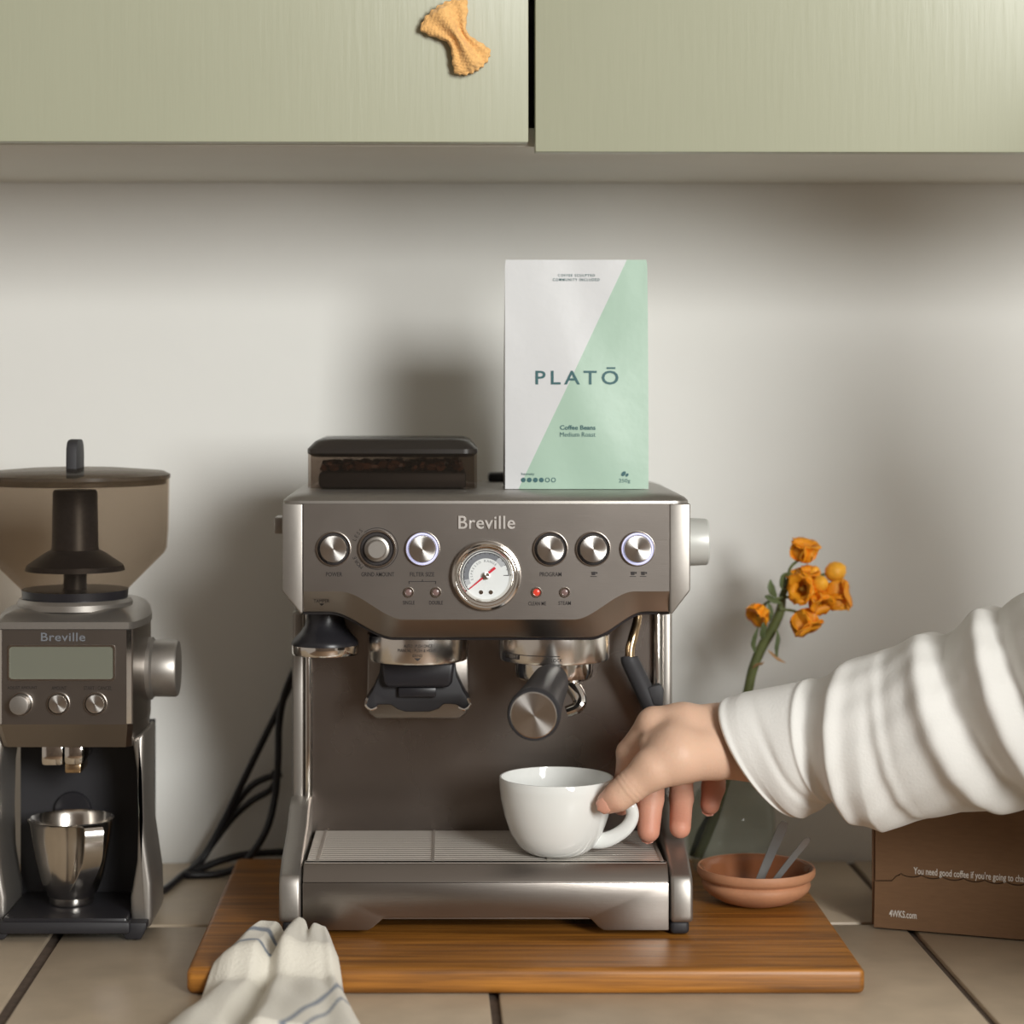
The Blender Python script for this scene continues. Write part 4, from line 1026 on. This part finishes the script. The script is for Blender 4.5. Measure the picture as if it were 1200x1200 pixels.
for j in range(NV):
    for i in range(NU):
        a = j * W + i; fs.append((a, a + 1, a + W + 1, a + W)); fs.append((top + a, top + a + W, top + a + W + 1, top + a + 1))
for i in range(NU):
    fs.append((i, top + i, top + i + 1, i + 1)); a = NV * W + i; fs.append((a, a + 1, top + a + 1, top + a))
for j in range(NV):
    a = j * W; fs.append((a, a + W, top + a + W, top + a)); a = j * W + NU; fs.append((a, top + a, top + a + W, a + W))
org = Vector((X(325, 1.57), 1.57, 0.0008))
me = bpy.data.meshes.new('tea_towel'); me.from_pydata([tuple(v - org) for v in vs], [], fs)
me.materials.append(M['towel']); me.polygons.foreach_set('use_smooth', [True] * len(me.polygons))
at = me.attributes.new('stripe', 'FLOAT', 'POINT'); at.data.foreach_set('value', st)
me.update()
tag(link('tea_towel', me, None, org), 'crumpled white tea towel with blue-grey stripes over the front edge of the board', 'towel')

# ------------------------------------------------------------------ person: hand and forearm as one surface, sleeve over it
def surface_nets(S, origin, h):
    I = S < 0; nx, ny, nz = S.shape
    pos = np.zeros((nx - 1, ny - 1, nz - 1, 3)); cnt = np.zeros((nx - 1, ny - 1, nz - 1))
    base = np.stack(np.meshgrid(np.arange(nx - 1), np.arange(ny - 1), np.arange(nz - 1), indexing='ij'), -1).astype(float)
    for axis in range(3):
        o1, o2 = [a for a in range(3) if a != axis]
        for a in (0, 1):
            for c_ in (0, 1):
                s0 = [slice(0, -1)] * 3; s1 = [slice(0, -1)] * 3
                off = [0, 0, 0]; off[o1] = a; off[o2] = c_
                for k in range(3):
                    n_ = S.shape[k]
                    s0[k] = slice(off[k], n_ - 1 + off[k])
                    s1[k] = slice(off[k], n_ - 1 + off[k])
                s1[axis] = slice(1, S.shape[axis]); s0[axis] = slice(0, S.shape[axis] - 1)
                A, Bv = S[tuple(s0)], S[tuple(s1)]
                m_ = (A < 0) != (Bv < 0)
                t = np.where(m_, A / np.where(m_, A - Bv, 1), 0)
                for k in range(3):
                    pos[..., k] += np.where(m_, (t if k == axis else off[k]), 0)
                cnt += m_
    act = cnt > 0
    idx = -np.ones(act.shape, int); idx[act] = np.arange(act.sum())
    V = (base[act] + pos[act] / cnt[act][:, None]) * h + origin
    Fc = []
    for axis in range(3):
        o1, o2 = [(1, 2), (2, 0), (0, 1)][axis]
        s0 = [slice(1, -1)] * 3; s1 = [slice(1, -1)] * 3
        s0[axis] = slice(0, -1); s1[axis] = slice(1, None)
        A, Bv = I[tuple(s0)], I[tuple(s1)]
        for flip in (False, True):
            q_ = np.argwhere((A & ~Bv) if not flip else (~A & Bv))
            if len(q_) == 0: continue
            q_ = q_ + np.array([0 if k == axis else 1 for k in range(3)])
            def cell(da, db):
                c_ = q_.copy(); c_[:, o1] -= da; c_[:, o2] -= db
                return idx[c_[:, 0], c_[:, 1], c_[:, 2]]
            quad = np.stack([cell(1, 1), cell(0, 1), cell(0, 0), cell(1, 0)], 1)
            if flip: quad = quad[:, ::-1]
            Fc.append(quad)
    return V, np.concatenate(Fc)

PX = 1.72 / F
def j_(px, py, d, r): return (np.array(P(px, py, d)), r * PX)
chains = {
 'thumb': [j_(835, 880, 1.716, 34), j_(792, 886, 1.696, 30), j_(765, 901, 1.691, 23.5), j_(738, 922.5, 1.692, 18.5), j_(724, 933.5, 1.693, 16.5), j_(713, 940, 1.695, 13.5)],
 'index': [j_(842, 858, 1.728, 28), j_(800, 853, 1.722, 27), j_(767, 849.5, 1.724, 20.5), j_(738, 882, 1.738, 15.5), j_(733, 915, 1.752, 13), j_(728, 945, 1.756, 11)],
 'middle': [j_(845, 860, 1.742, 27), j_(805, 850, 1.745, 20), j_(783, 850, 1.748, 19), j_(766, 892, 1.762, 16), j_(762.5, 935, 1.757, 15.5), j_(760, 974, 1.748, 13.5)],
 'ring': [j_(848, 864, 1.752, 26), j_(822, 856, 1.764, 19), j_(806, 856, 1.768, 18), j_(798, 895, 1.782, 15.5), j_(798.5, 935, 1.772, 14.2), j_(797, 970, 1.744, 12.8)],
 'little': [j_(850, 868, 1.758, 26), j_(838, 864, 1.776, 17), j_(830, 868, 1.782, 16), j_(838, 897, 1.790, 14.5), j_(836, 922, 1.784, 14), j_(832, 943, 1.777, 12)],
}
arm = [j_(845, 868, 1.735, 40), j_(880, 870, 1.732, 41), j_(930, 868, 1.722, 44), j_(1010, 858, 1.700, 50), j_(1080, 848, 1.68, 52)]
lo = np.array(P(690, 1005, 1.64)); hi = np.array(P(1090, 790, 1.83)); lo[1] = 1.620; lo[2] = 0.066; hi[1] = 1.830; hi[0] = X(1085, 1.66)
hv = 0.00145
nn = np.ceil((hi - lo) / hv).astype(int) + 1
gx_, gy_, gz_ = np.meshgrid(*[lo[k] + hv * np.arange(nn[k]) for k in range(3)], indexing='ij')
PT = np.stack([gx_, gy_, gz_], -1)
def rcone(a, ra, c_, rb, sq=1.0):
    ba = c_ - a; l2 = ba @ ba
    t = np.clip(((PT - a) @ ba) / l2, 0, 1)
    return np.linalg.norm(PT - a - t[..., None] * ba, axis=-1) - (ra + (rb - ra) * t)
def smin(a, c_, k):
    h_ = np.clip(0.5 + 0.5 * (c_ - a) / k, 0, 1)
    return c_ * (1 - h_) + a * h_ - k * h_ * (1 - h_)
S = None
palm = None; fingers = []; flush = []
for nm, ch_ in chains.items():
    start = 2
    for i in range(start):
        f_ = rcone(ch_[i][0], ch_[i][1], ch_[i + 1][0], ch_[i + 1][1])
        palm = f_ if palm is None else smin(palm, f_, 0.010)
    fd = None
    for i in range(start, len(ch_) - 1):
        f_ = rcone(ch_[i][0], ch_[i][1], ch_[i + 1][0], ch_[i + 1][1])
        fd = f_ if fd is None else smin(fd, f_, 0.0035)
    fingers.append(fd)
for i in range(len(arm) - 1):
    palm = smin(palm, rcone(arm[i][0], arm[i][1], arm[i + 1][0], arm[i + 1][1]), 0.014)
# web between thumb and index, and knuckle tendons
palm = smin(palm, rcone(np.array(P(790, 868, 1.702)), 20 * PX, np.array(P(762, 872, 1.708)), 12 * PX), 0.010)
S = palm
for fd in fingers: S = smin(S, fd, 0.0045)
V, Q = surface_nets(S, lo, hv)
# relax the net a little
nbr = np.zeros_like(V); deg = np.zeros(len(V))
E = np.concatenate([Q[:, [0, 1]], Q[:, [1, 2]], Q[:, [2, 3]], Q[:, [3, 0]]])
for _ in range(3):
    nbr[:] = 0; deg[:] = 0
    np.add.at(nbr, E[:, 0], V[E[:, 1]]); np.add.at(nbr, E[:, 1], V[E[:, 0]]); np.add.at(deg, E[:, 0], 1); np.add.at(deg, E[:, 1], 1)
    V = V * 0.5 + 0.5 * nbr / deg[:, None]
# skin creases across the thumb joint and the finger joints
Nn = np.zeros_like(V)
nrm = np.cross(V[Q[:, 2]] - V[Q[:, 0]], V[Q[:, 3]] - V[Q[:, 1]])
for k in range(4): np.add.at(Nn, Q[:, k], nrm)
Nn /= np.linalg.norm(Nn, axis=1)[:, None] + 1e-12
def crease(c_, t, rad, depth, width):
    global V
    c_ = np.array(c_); t = np.array(t) / np.linalg.norm(t)
    rel = V - c_; along = rel @ t; dist = np.linalg.norm(rel - along[:, None] * t, axis=1)
    V = V - Nn * (depth * np.exp(-(along / width) ** 2) * np.exp(-(dist / rad) ** 4))[:, None]
tt = chains['thumb'][3][0] - chains['thumb'][4][0]
for off, dp in ((0.0, 0.0006), (0.0035, 0.0005), (-0.004, 0.0005)): crease(chains['thumb'][3][0] + tt / np.linalg.norm(tt) * off, tt, 0.016, dp, 0.0010)
for nm in ('middle', 'ring', 'little'):
    tt = chains[nm][3][0] - chains[nm][5][0]
    crease(chains[nm][4][0] + tt / np.linalg.norm(tt) * 0.002, tt, 0.014, 0.0005, 0.0010)
# flushed fingertips and palm side
fl_w = np.zeros(len(V))
for nm, rr in (('thumb', 0.016), ('index', 0.04), ('middle', 0.058), ('ring', 0.058), ('little', 0.05)):
    tip = chains[nm][5][0]; fl_w = np.maximum(fl_w, np.clip(1.15 - np.linalg.norm(V - tip, axis=1) / rr, 0, 1) * (0.75 if nm == 'thumb' else 0.85))
porg = P(860, 868, 1.735)
me = bpy.data.meshes.new('hand_and_forearm'); me.from_pydata((V - np.array(porg)).tolist(), [], Q.tolist())
me.materials.append(M['skin']); me.polygons.foreach_set('use_smooth', [True] * len(me.polygons))
at = me.attributes.new('flush', 'FLOAT', 'POINT'); at.data.foreach_set('value', fl_w.tolist()); me.update()
person = thing('person', porg, 'arm in a white sleeve reaching in from the right, fingers pinching the cup handle', 'person')
hand = link('hand_and_forearm', me, person, porg)
def nail(c_, tip_dir, out_dir, w, l):
    c_ = Vector(c_); t = Vector(tip_dir).normalized(); n = Vector(out_dir); n = (n - t * n.dot(t)).normalized(); sd = t.cross(n)
    bb = B()
    def f(side):
        def g(i, j):
            a = (i * 2 - 1); e = (j * 2 - 1)
            ww = w * math.sqrt(max(0.0, 1 - (abs(e) ** 4))) if abs(e) < 1 else 0
            return c_ + t * (e * l) + sd * (a * ww) + n * (-0.35 * w * a * a - side * 0.0007 - 0.10 * l * e * e)
        return g
    bb.grid(f(0), 8, 8); bb.grid(f(1), 8, 8)
    bmesh.ops.remove_doubles(bb.bm, verts=bb.bm.verts[:], dist=0.00002)
    be = [e for e in bb.bm.edges if e.is_boundary]
    try: bmesh.ops.bridge_loops(bb.bm, edges=be)
    except Exception: pass
    return bb.build('fingernail', 'nail', hand, sharp=180)
tp = chains['thumb']; td = Vector(tp[5][0] - tp[3][0]).normalized()
nd = Vector((-0.15, -0.95, 0.10)); nd = (nd - td * nd.dot(td)).normalized()
nail(Vector(tp[5][0]) + td * 0.0045 + nd * 0.0086, td - nd * 0.35, nd + td * 0.35, 0.0062, 0.0058)
for nm in ('middle', 'ring', 'little'):
    tp = chains[nm]; td = Vector(tp[5][0] - tp[4][0]).normalized()
    nail(Vector(tp[5][0]) + td * 0.0058 + Vector((0.0, 1.0, 0.0)) * 0.0062, td, (0.0, 1.0, 0.0), 0.0052, 0.0062)

# sleeve: rings between an upper and a lower edge, thick cloth with folds
RT = [  # position, top px, bottom px, depth of axis, depth radius
 (0.00, (850, 819), (934, 955), 1.724, 0.045), (0.06, (872, 811), (945, 958), 1.722, 0.048), (0.16, (915, 803), (962, 950), 1.717, 0.050), (0.235, (950, 796), (977, 938), 1.712, 0.050),
 (0.262, (972, 790), (990, 943), 1.708, 0.052), (0.30, (992, 777), (1010, 963), 1.703, 0.058), (0.37, (1035, 759), (1040, 974), 1.693, 0.062), (0.46, (1085, 746), (1092, 959), 1.681, 0.064),
 (0.53, (1118, 737), (1130, 950), 1.672, 0.066), (0.58, (1140, 722), (1160, 949), 1.664, 0.068), (0.66, (1180, 706), (1200, 944), 1.650, 0.070), (0.78, (1250, 684), (1275, 940), 1.625, 0.072), (1.0, (1390, 640), (1420, 935), 1.575, 0.075)]
def ring_at(t):
    for a, c_ in zip(RT, RT[1:]):
        if t <= c_[0]:
            k = (t - a[0]) / (c_[0] - a[0]); break
    L_ = lambda p, q_: p + (q_ - p) * k
    return (L_(a[1][0], c_[1][0]), L_(a[1][1], c_[1][1])), (L_(a[2][0], c_[2][0]), L_(a[2][1], c_[2][1])), L_(a[3], c_[3]), L_(a[4], c_[4])
def g_(x, w): return math.exp(-(x / w) ** 2)
def fold(t, th):
    # th 0 at top, pi/2 facing the camera, pi at the bottom, 3pi/2 behind
    s_ = th / math.pi if th <= math.pi else (2 - th / math.pi)
    f_ = 0.0
    fade = sstep(0.255, 0.31, t)
    f_ += 0.0075 * g_(t - (0.305 - 0.010 * s_), 0.020) * (0.5 + 0.5 * math.sin(math.pi * s_))
    f_ -= 0.0050 * g_(t - (0.375 + 0.06 * s_), 0.028) * fade
    f_ += 0.0085 * g_(t - (0.445 + 0.21 * s_ ** 1.3), 0.030) * fade
    f_ -= 0.0090 * g_(t - (0.505 + 0.22 * s_ ** 1.3), 0.028) * fade
    f_ += 0.0100 * g_(t - (0.590 + 0.20 * s_ ** 1.2), 0.026)
    f_ -= 0.0110 * g_(t - (0.640 + 0.20 * s_ ** 1.2), 0.020)
    f_ += 0.0100 * g_(t - (0.700 + 0.20 * s_), 0.034)
    f_ += 0.0035 * g_(t - (0.36 + 0.10 * s_), 0.014) * math.sin(math.pi * s_) * fade
    f_ -= 0.0045 * g_(t - 0.247, 0.012)                                    # cuff seam
    f_ += 0.0022 * g_(t - 0.225, 0.010)
    cuff = 1 - sstep(0.20, 0.25, t)
    f_ += cuff * (0.0028 * math.sin(9 * s_ + 16 * t) * sstep(0.02, 0.10, t) * s_ - 0.0030 * g_(t - (0.08 + 0.12 * s_), 0.018) * s_ + 0.0020 * g_(t - 0.008, 0.010))
    f_ += 0.0012 * math.sin(14 * th + 30 * t) * fade * 0.5
    return f_
def sleeve_pt(t, th, inset=0.0):
    Tp, Bp, d, rd = ring_at(t)
    p, q_ = P(Tp[0], Tp[1], d), P(Bp[0], Bp[1], d)
    c_ = (p + q_) / 2; e1 = (p - q_) / 2
    e2 = Vector((-0.50, -0.866, 0.0)) * rd
    dirv = e1 * math.cos(th) + e2 * math.sin(th)
    silh = abs(math.sin(th)) ** 0.6
    return c_ + dirv + dirv.normalized() * (fold(t, th) * (0.25 + 0.75 * silh) - inset)
NT, NTH = 230, 120
bb = B(); rs = []
for k in range(7): rs.append([sleeve_pt(0.10 - 0.10 * k / 6, 2 * math.pi * j / NTH, 0.0030) for j in range(NTH)])
rs.append([sleeve_pt(0.0, 2 * math.pi * j / NTH, 0.0015) - Vector((0.0012, 0, 0)) for j in range(NTH)])
for i in range(NT + 1): rs.append([sleeve_pt(i / NT, 2 * math.pi * j / NTH) for j in range(NTH)])
bb.rings(rs, False, True)
bb.build('sleeve', 'cotton', person, sharp=180)

# the rest of the person stands at the right outside the picture
def sdf_mesh(lo_, hi_, h_, prims, k, relax=3):
    n_ = np.ceil((np.array(hi_) - np.array(lo_)) / h_).astype(int) + 1
    g = np.stack(np.meshgrid(*[lo_[a] + h_ * np.arange(n_[a]) for a in range(3)], indexing='ij'), -1)
    S_ = None
    for p in prims:
        a, ra, c_, rb = np.array(p[0], float), p[1], np.array(p[2], float), p[3]
        sc3 = np.array(p[4] if len(p) > 4 else (1, 1, 1), float)
        G_ = (g - a) / sc3; ba = (c_ - a) / sc3; l2 = max(ba @ ba, 1e-9)
        t = np.clip((G_ @ ba) / l2, 0, 1)
        f_ = (np.linalg.norm(G_ - t[..., None] * ba, axis=-1) - (ra + (rb - ra) * t)) * sc3.min()
        S_ = f_ if S_ is None else smin(S_, f_, k)
    V_, Q_ = surface_nets(S_, np.array(lo_, float), h_)
    E_ = np.concatenate([Q_[:, [0, 1]], Q_[:, [1, 2]], Q_[:, [2, 3]], Q_[:, [3, 0]]])
    for _ in range(relax):
        nb = np.zeros_like(V_); dg_ = np.zeros(len(V_))
        np.add.at(nb, E_[:, 0], V_[E_[:, 1]]); np.add.at(nb, E_[:, 1], V_[E_[:, 0]]); np.add.at(dg_, E_[:, 0], 1); np.add.at(dg_, E_[:, 1], 1)
        V_ = V_ * 0.5 + 0.5 * nb / dg_[:, None]
    return V_, Q_
def body_part(name, mt, parent, *a, **k):
    V_, Q_ = sdf_mesh(*a, **k); o_ = ORG[parent.name]
    me_ = bpy.data.meshes.new(name); me_.from_pydata((V_ - np.array(o_)).tolist(), [], Q_.tolist())
    me_.materials.append(M[mt]); me_.polygons.foreach_set('use_smooth', [True] * len(me_.polygons)); me_.update()
    return link(name, me_, parent, o_)
sx_, sy_ = 0.715, 1.26
e_ = (X(1405, 1.575), 1.575, Z(787, 1.575))
body_part('sweatshirt', 'cotton', person, (0.44, 0.98, -0.32), (0.96, 1.70, 0.52), 0.009,
    [((sx_, sy_ - 0.07, 0.23), 0.105, (sx_, sy_ + 0.07, 0.23), 0.105), ((sx_, sy_, 0.23), 0.125, (sx_ + 0.01, sy_, -0.16), 0.145, (0.85, 1.15, 1)),
     ((sx_, sy_ - 0.14, 0.325), 0.058, (sx_, sy_ + 0.14, 0.325), 0.058), ((e_[0] - 0.03, e_[1] + 0.01, e_[2]), 0.080, (e_[0] + 0.02, 1.53, 0.265), 0.078),
     ((e_[0] + 0.02, 1.53, 0.265), 0.078, (sx_ - 0.01, 1.41, 0.318), 0.066), ((sx_, sy_ - 0.16, 0.31), 0.060, (sx_ + 0.02, sy_ - 0.20, 0.07), 0.052), ((sx_ + 0.02, sy_ - 0.20, 0.07), 0.052, (sx_ - 0.01, sy_ - 0.17, -0.14), 0.045)], k=0.03)
M['denim'] = mat('dark_denim', (0.03, 0.04, 0.07), 0.9, noise=0.2, nscale=120)
M['hair'] = mat('brown_hair', (0.05, 0.025, 0.012), 0.45, noise=0.4, nscale=30, nstretch=(6, 6, 1))
M['face'] = mat('face_skin', (0.66, 0.415, 0.285), 0.5, sss=0.1)
body_part('trousers', 'denim', person, (0.55, 1.02, -0.905), (0.96, 1.50, -0.06), 0.010,
    [((sx_ + 0.01, sy_ - 0.05, -0.20), 0.125, (sx_ + 0.01, sy_ + 0.05, -0.20), 0.125), ((sx_ + 0.01, sy_ - 0.08, -0.28), 0.095, (sx_ + 0.01, sy_ - 0.09, -0.84), 0.058), ((sx_ + 0.01, sy_ + 0.08, -0.28), 0.095, (sx_ + 0.01, sy_ + 0.09, -0.84), 0.058)], k=0.03)
for q_ in (-1, 1):
    body_part('shoe', 'blackmat', person, (0.54, sy_ + q_ * 0.09 - 0.07, -0.905), (0.90, sy_ + q_ * 0.09 + 0.07, -0.78), 0.007,
        [((0.64, sy_ + q_ * 0.09, -0.868), 0.032, (0.79, sy_ + q_ * 0.09, -0.862), 0.036, (1, 1.2, 1)), ((0.77, sy_ + q_ * 0.09, -0.86), 0.04, (0.78, sy_ + q_ * 0.09, -0.82), 0.045)], k=0.02)
hx0 = 0.690
head = body_part('head', 'face', person, (0.56, 1.14, 0.38), (0.88, 1.38, 0.76), 0.005,
    [((hx0 + 0.028, sy_, 0.40), 0.056, (hx0 + 0.012, sy_, 0.53), 0.052), ((hx0, sy_, 0.635), 0.078, (hx0 + 0.012, sy_, 0.635), 0.078, (1.08, 0.93, 1.15)), ((hx0 - 0.030, sy_, 0.565), 0.040, (hx0 - 0.010, sy_, 0.60), 0.055),
     ((hx0 - 0.082, sy_, 0.625), 0.007, (hx0 - 0.096, sy_, 0.600), 0.010), ((hx0 - 0.066, sy_, 0.566), 0.014, (hx0 - 0.066, sy_, 0.560), 0.014), ((hx0 + 0.015, sy_ - 0.074, 0.60), 0.010, (hx0 + 0.022, sy_ - 0.078, 0.635), 0.016, (1, 0.5, 1)), ((hx0 + 0.015, sy_ + 0.074, 0.60), 0.010, (hx0 + 0.022, sy_ + 0.078, 0.635), 0.016, (1, 0.5, 1))], k=0.014)
body_part('hair', 'hair', head, (0.60, 1.14, 0.50), (0.92, 1.38, 0.78), 0.006,
    [((hx0 + 0.022, sy_, 0.665), 0.086, (hx0 + 0.034, sy_, 0.64), 0.084, (1.0, 0.97, 1.05)), ((hx0 + 0.065, sy_, 0.60), 0.050, (hx0 + 0.080, sy_, 0.56), 0.035)], k=0.02)
for q_ in (-1, 1):
    bb = B(); bb.ball((hx0 - 0.0745, sy_ + q_ * 0.030, 0.628), 0.011, 0.013, 0.009, 12); bb.build('eye', 'dial', head)
    bb = B(); bb.ball((hx0 - 0.0825, sy_ + q_ * 0.030, 0.627), 0.0045, 0.0055, 0.0055, 10); bb.build('iris', 'bean', head)
    bb = B(); bb.tube([(hx0 - 0.080, sy_ + q_ * 0.014, 0.645), (hx0 - 0.084, sy_ + q_ * 0.030, 0.650), (hx0 - 0.072, sy_ + q_ * 0.046, 0.645)], 0.0032, 8); bb.build('eyebrow', 'hair', head)
bb = B(); bb.tube([(hx0 - 0.074, sy_ - 0.022, 0.578), (hx0 - 0.081, sy_, 0.579), (hx0 - 0.074, sy_ + 0.022, 0.578)], [0.002, 0.0052, 0.002], 10); bb.build('mouth', 'nail', head)
head.location.z -= 0.075
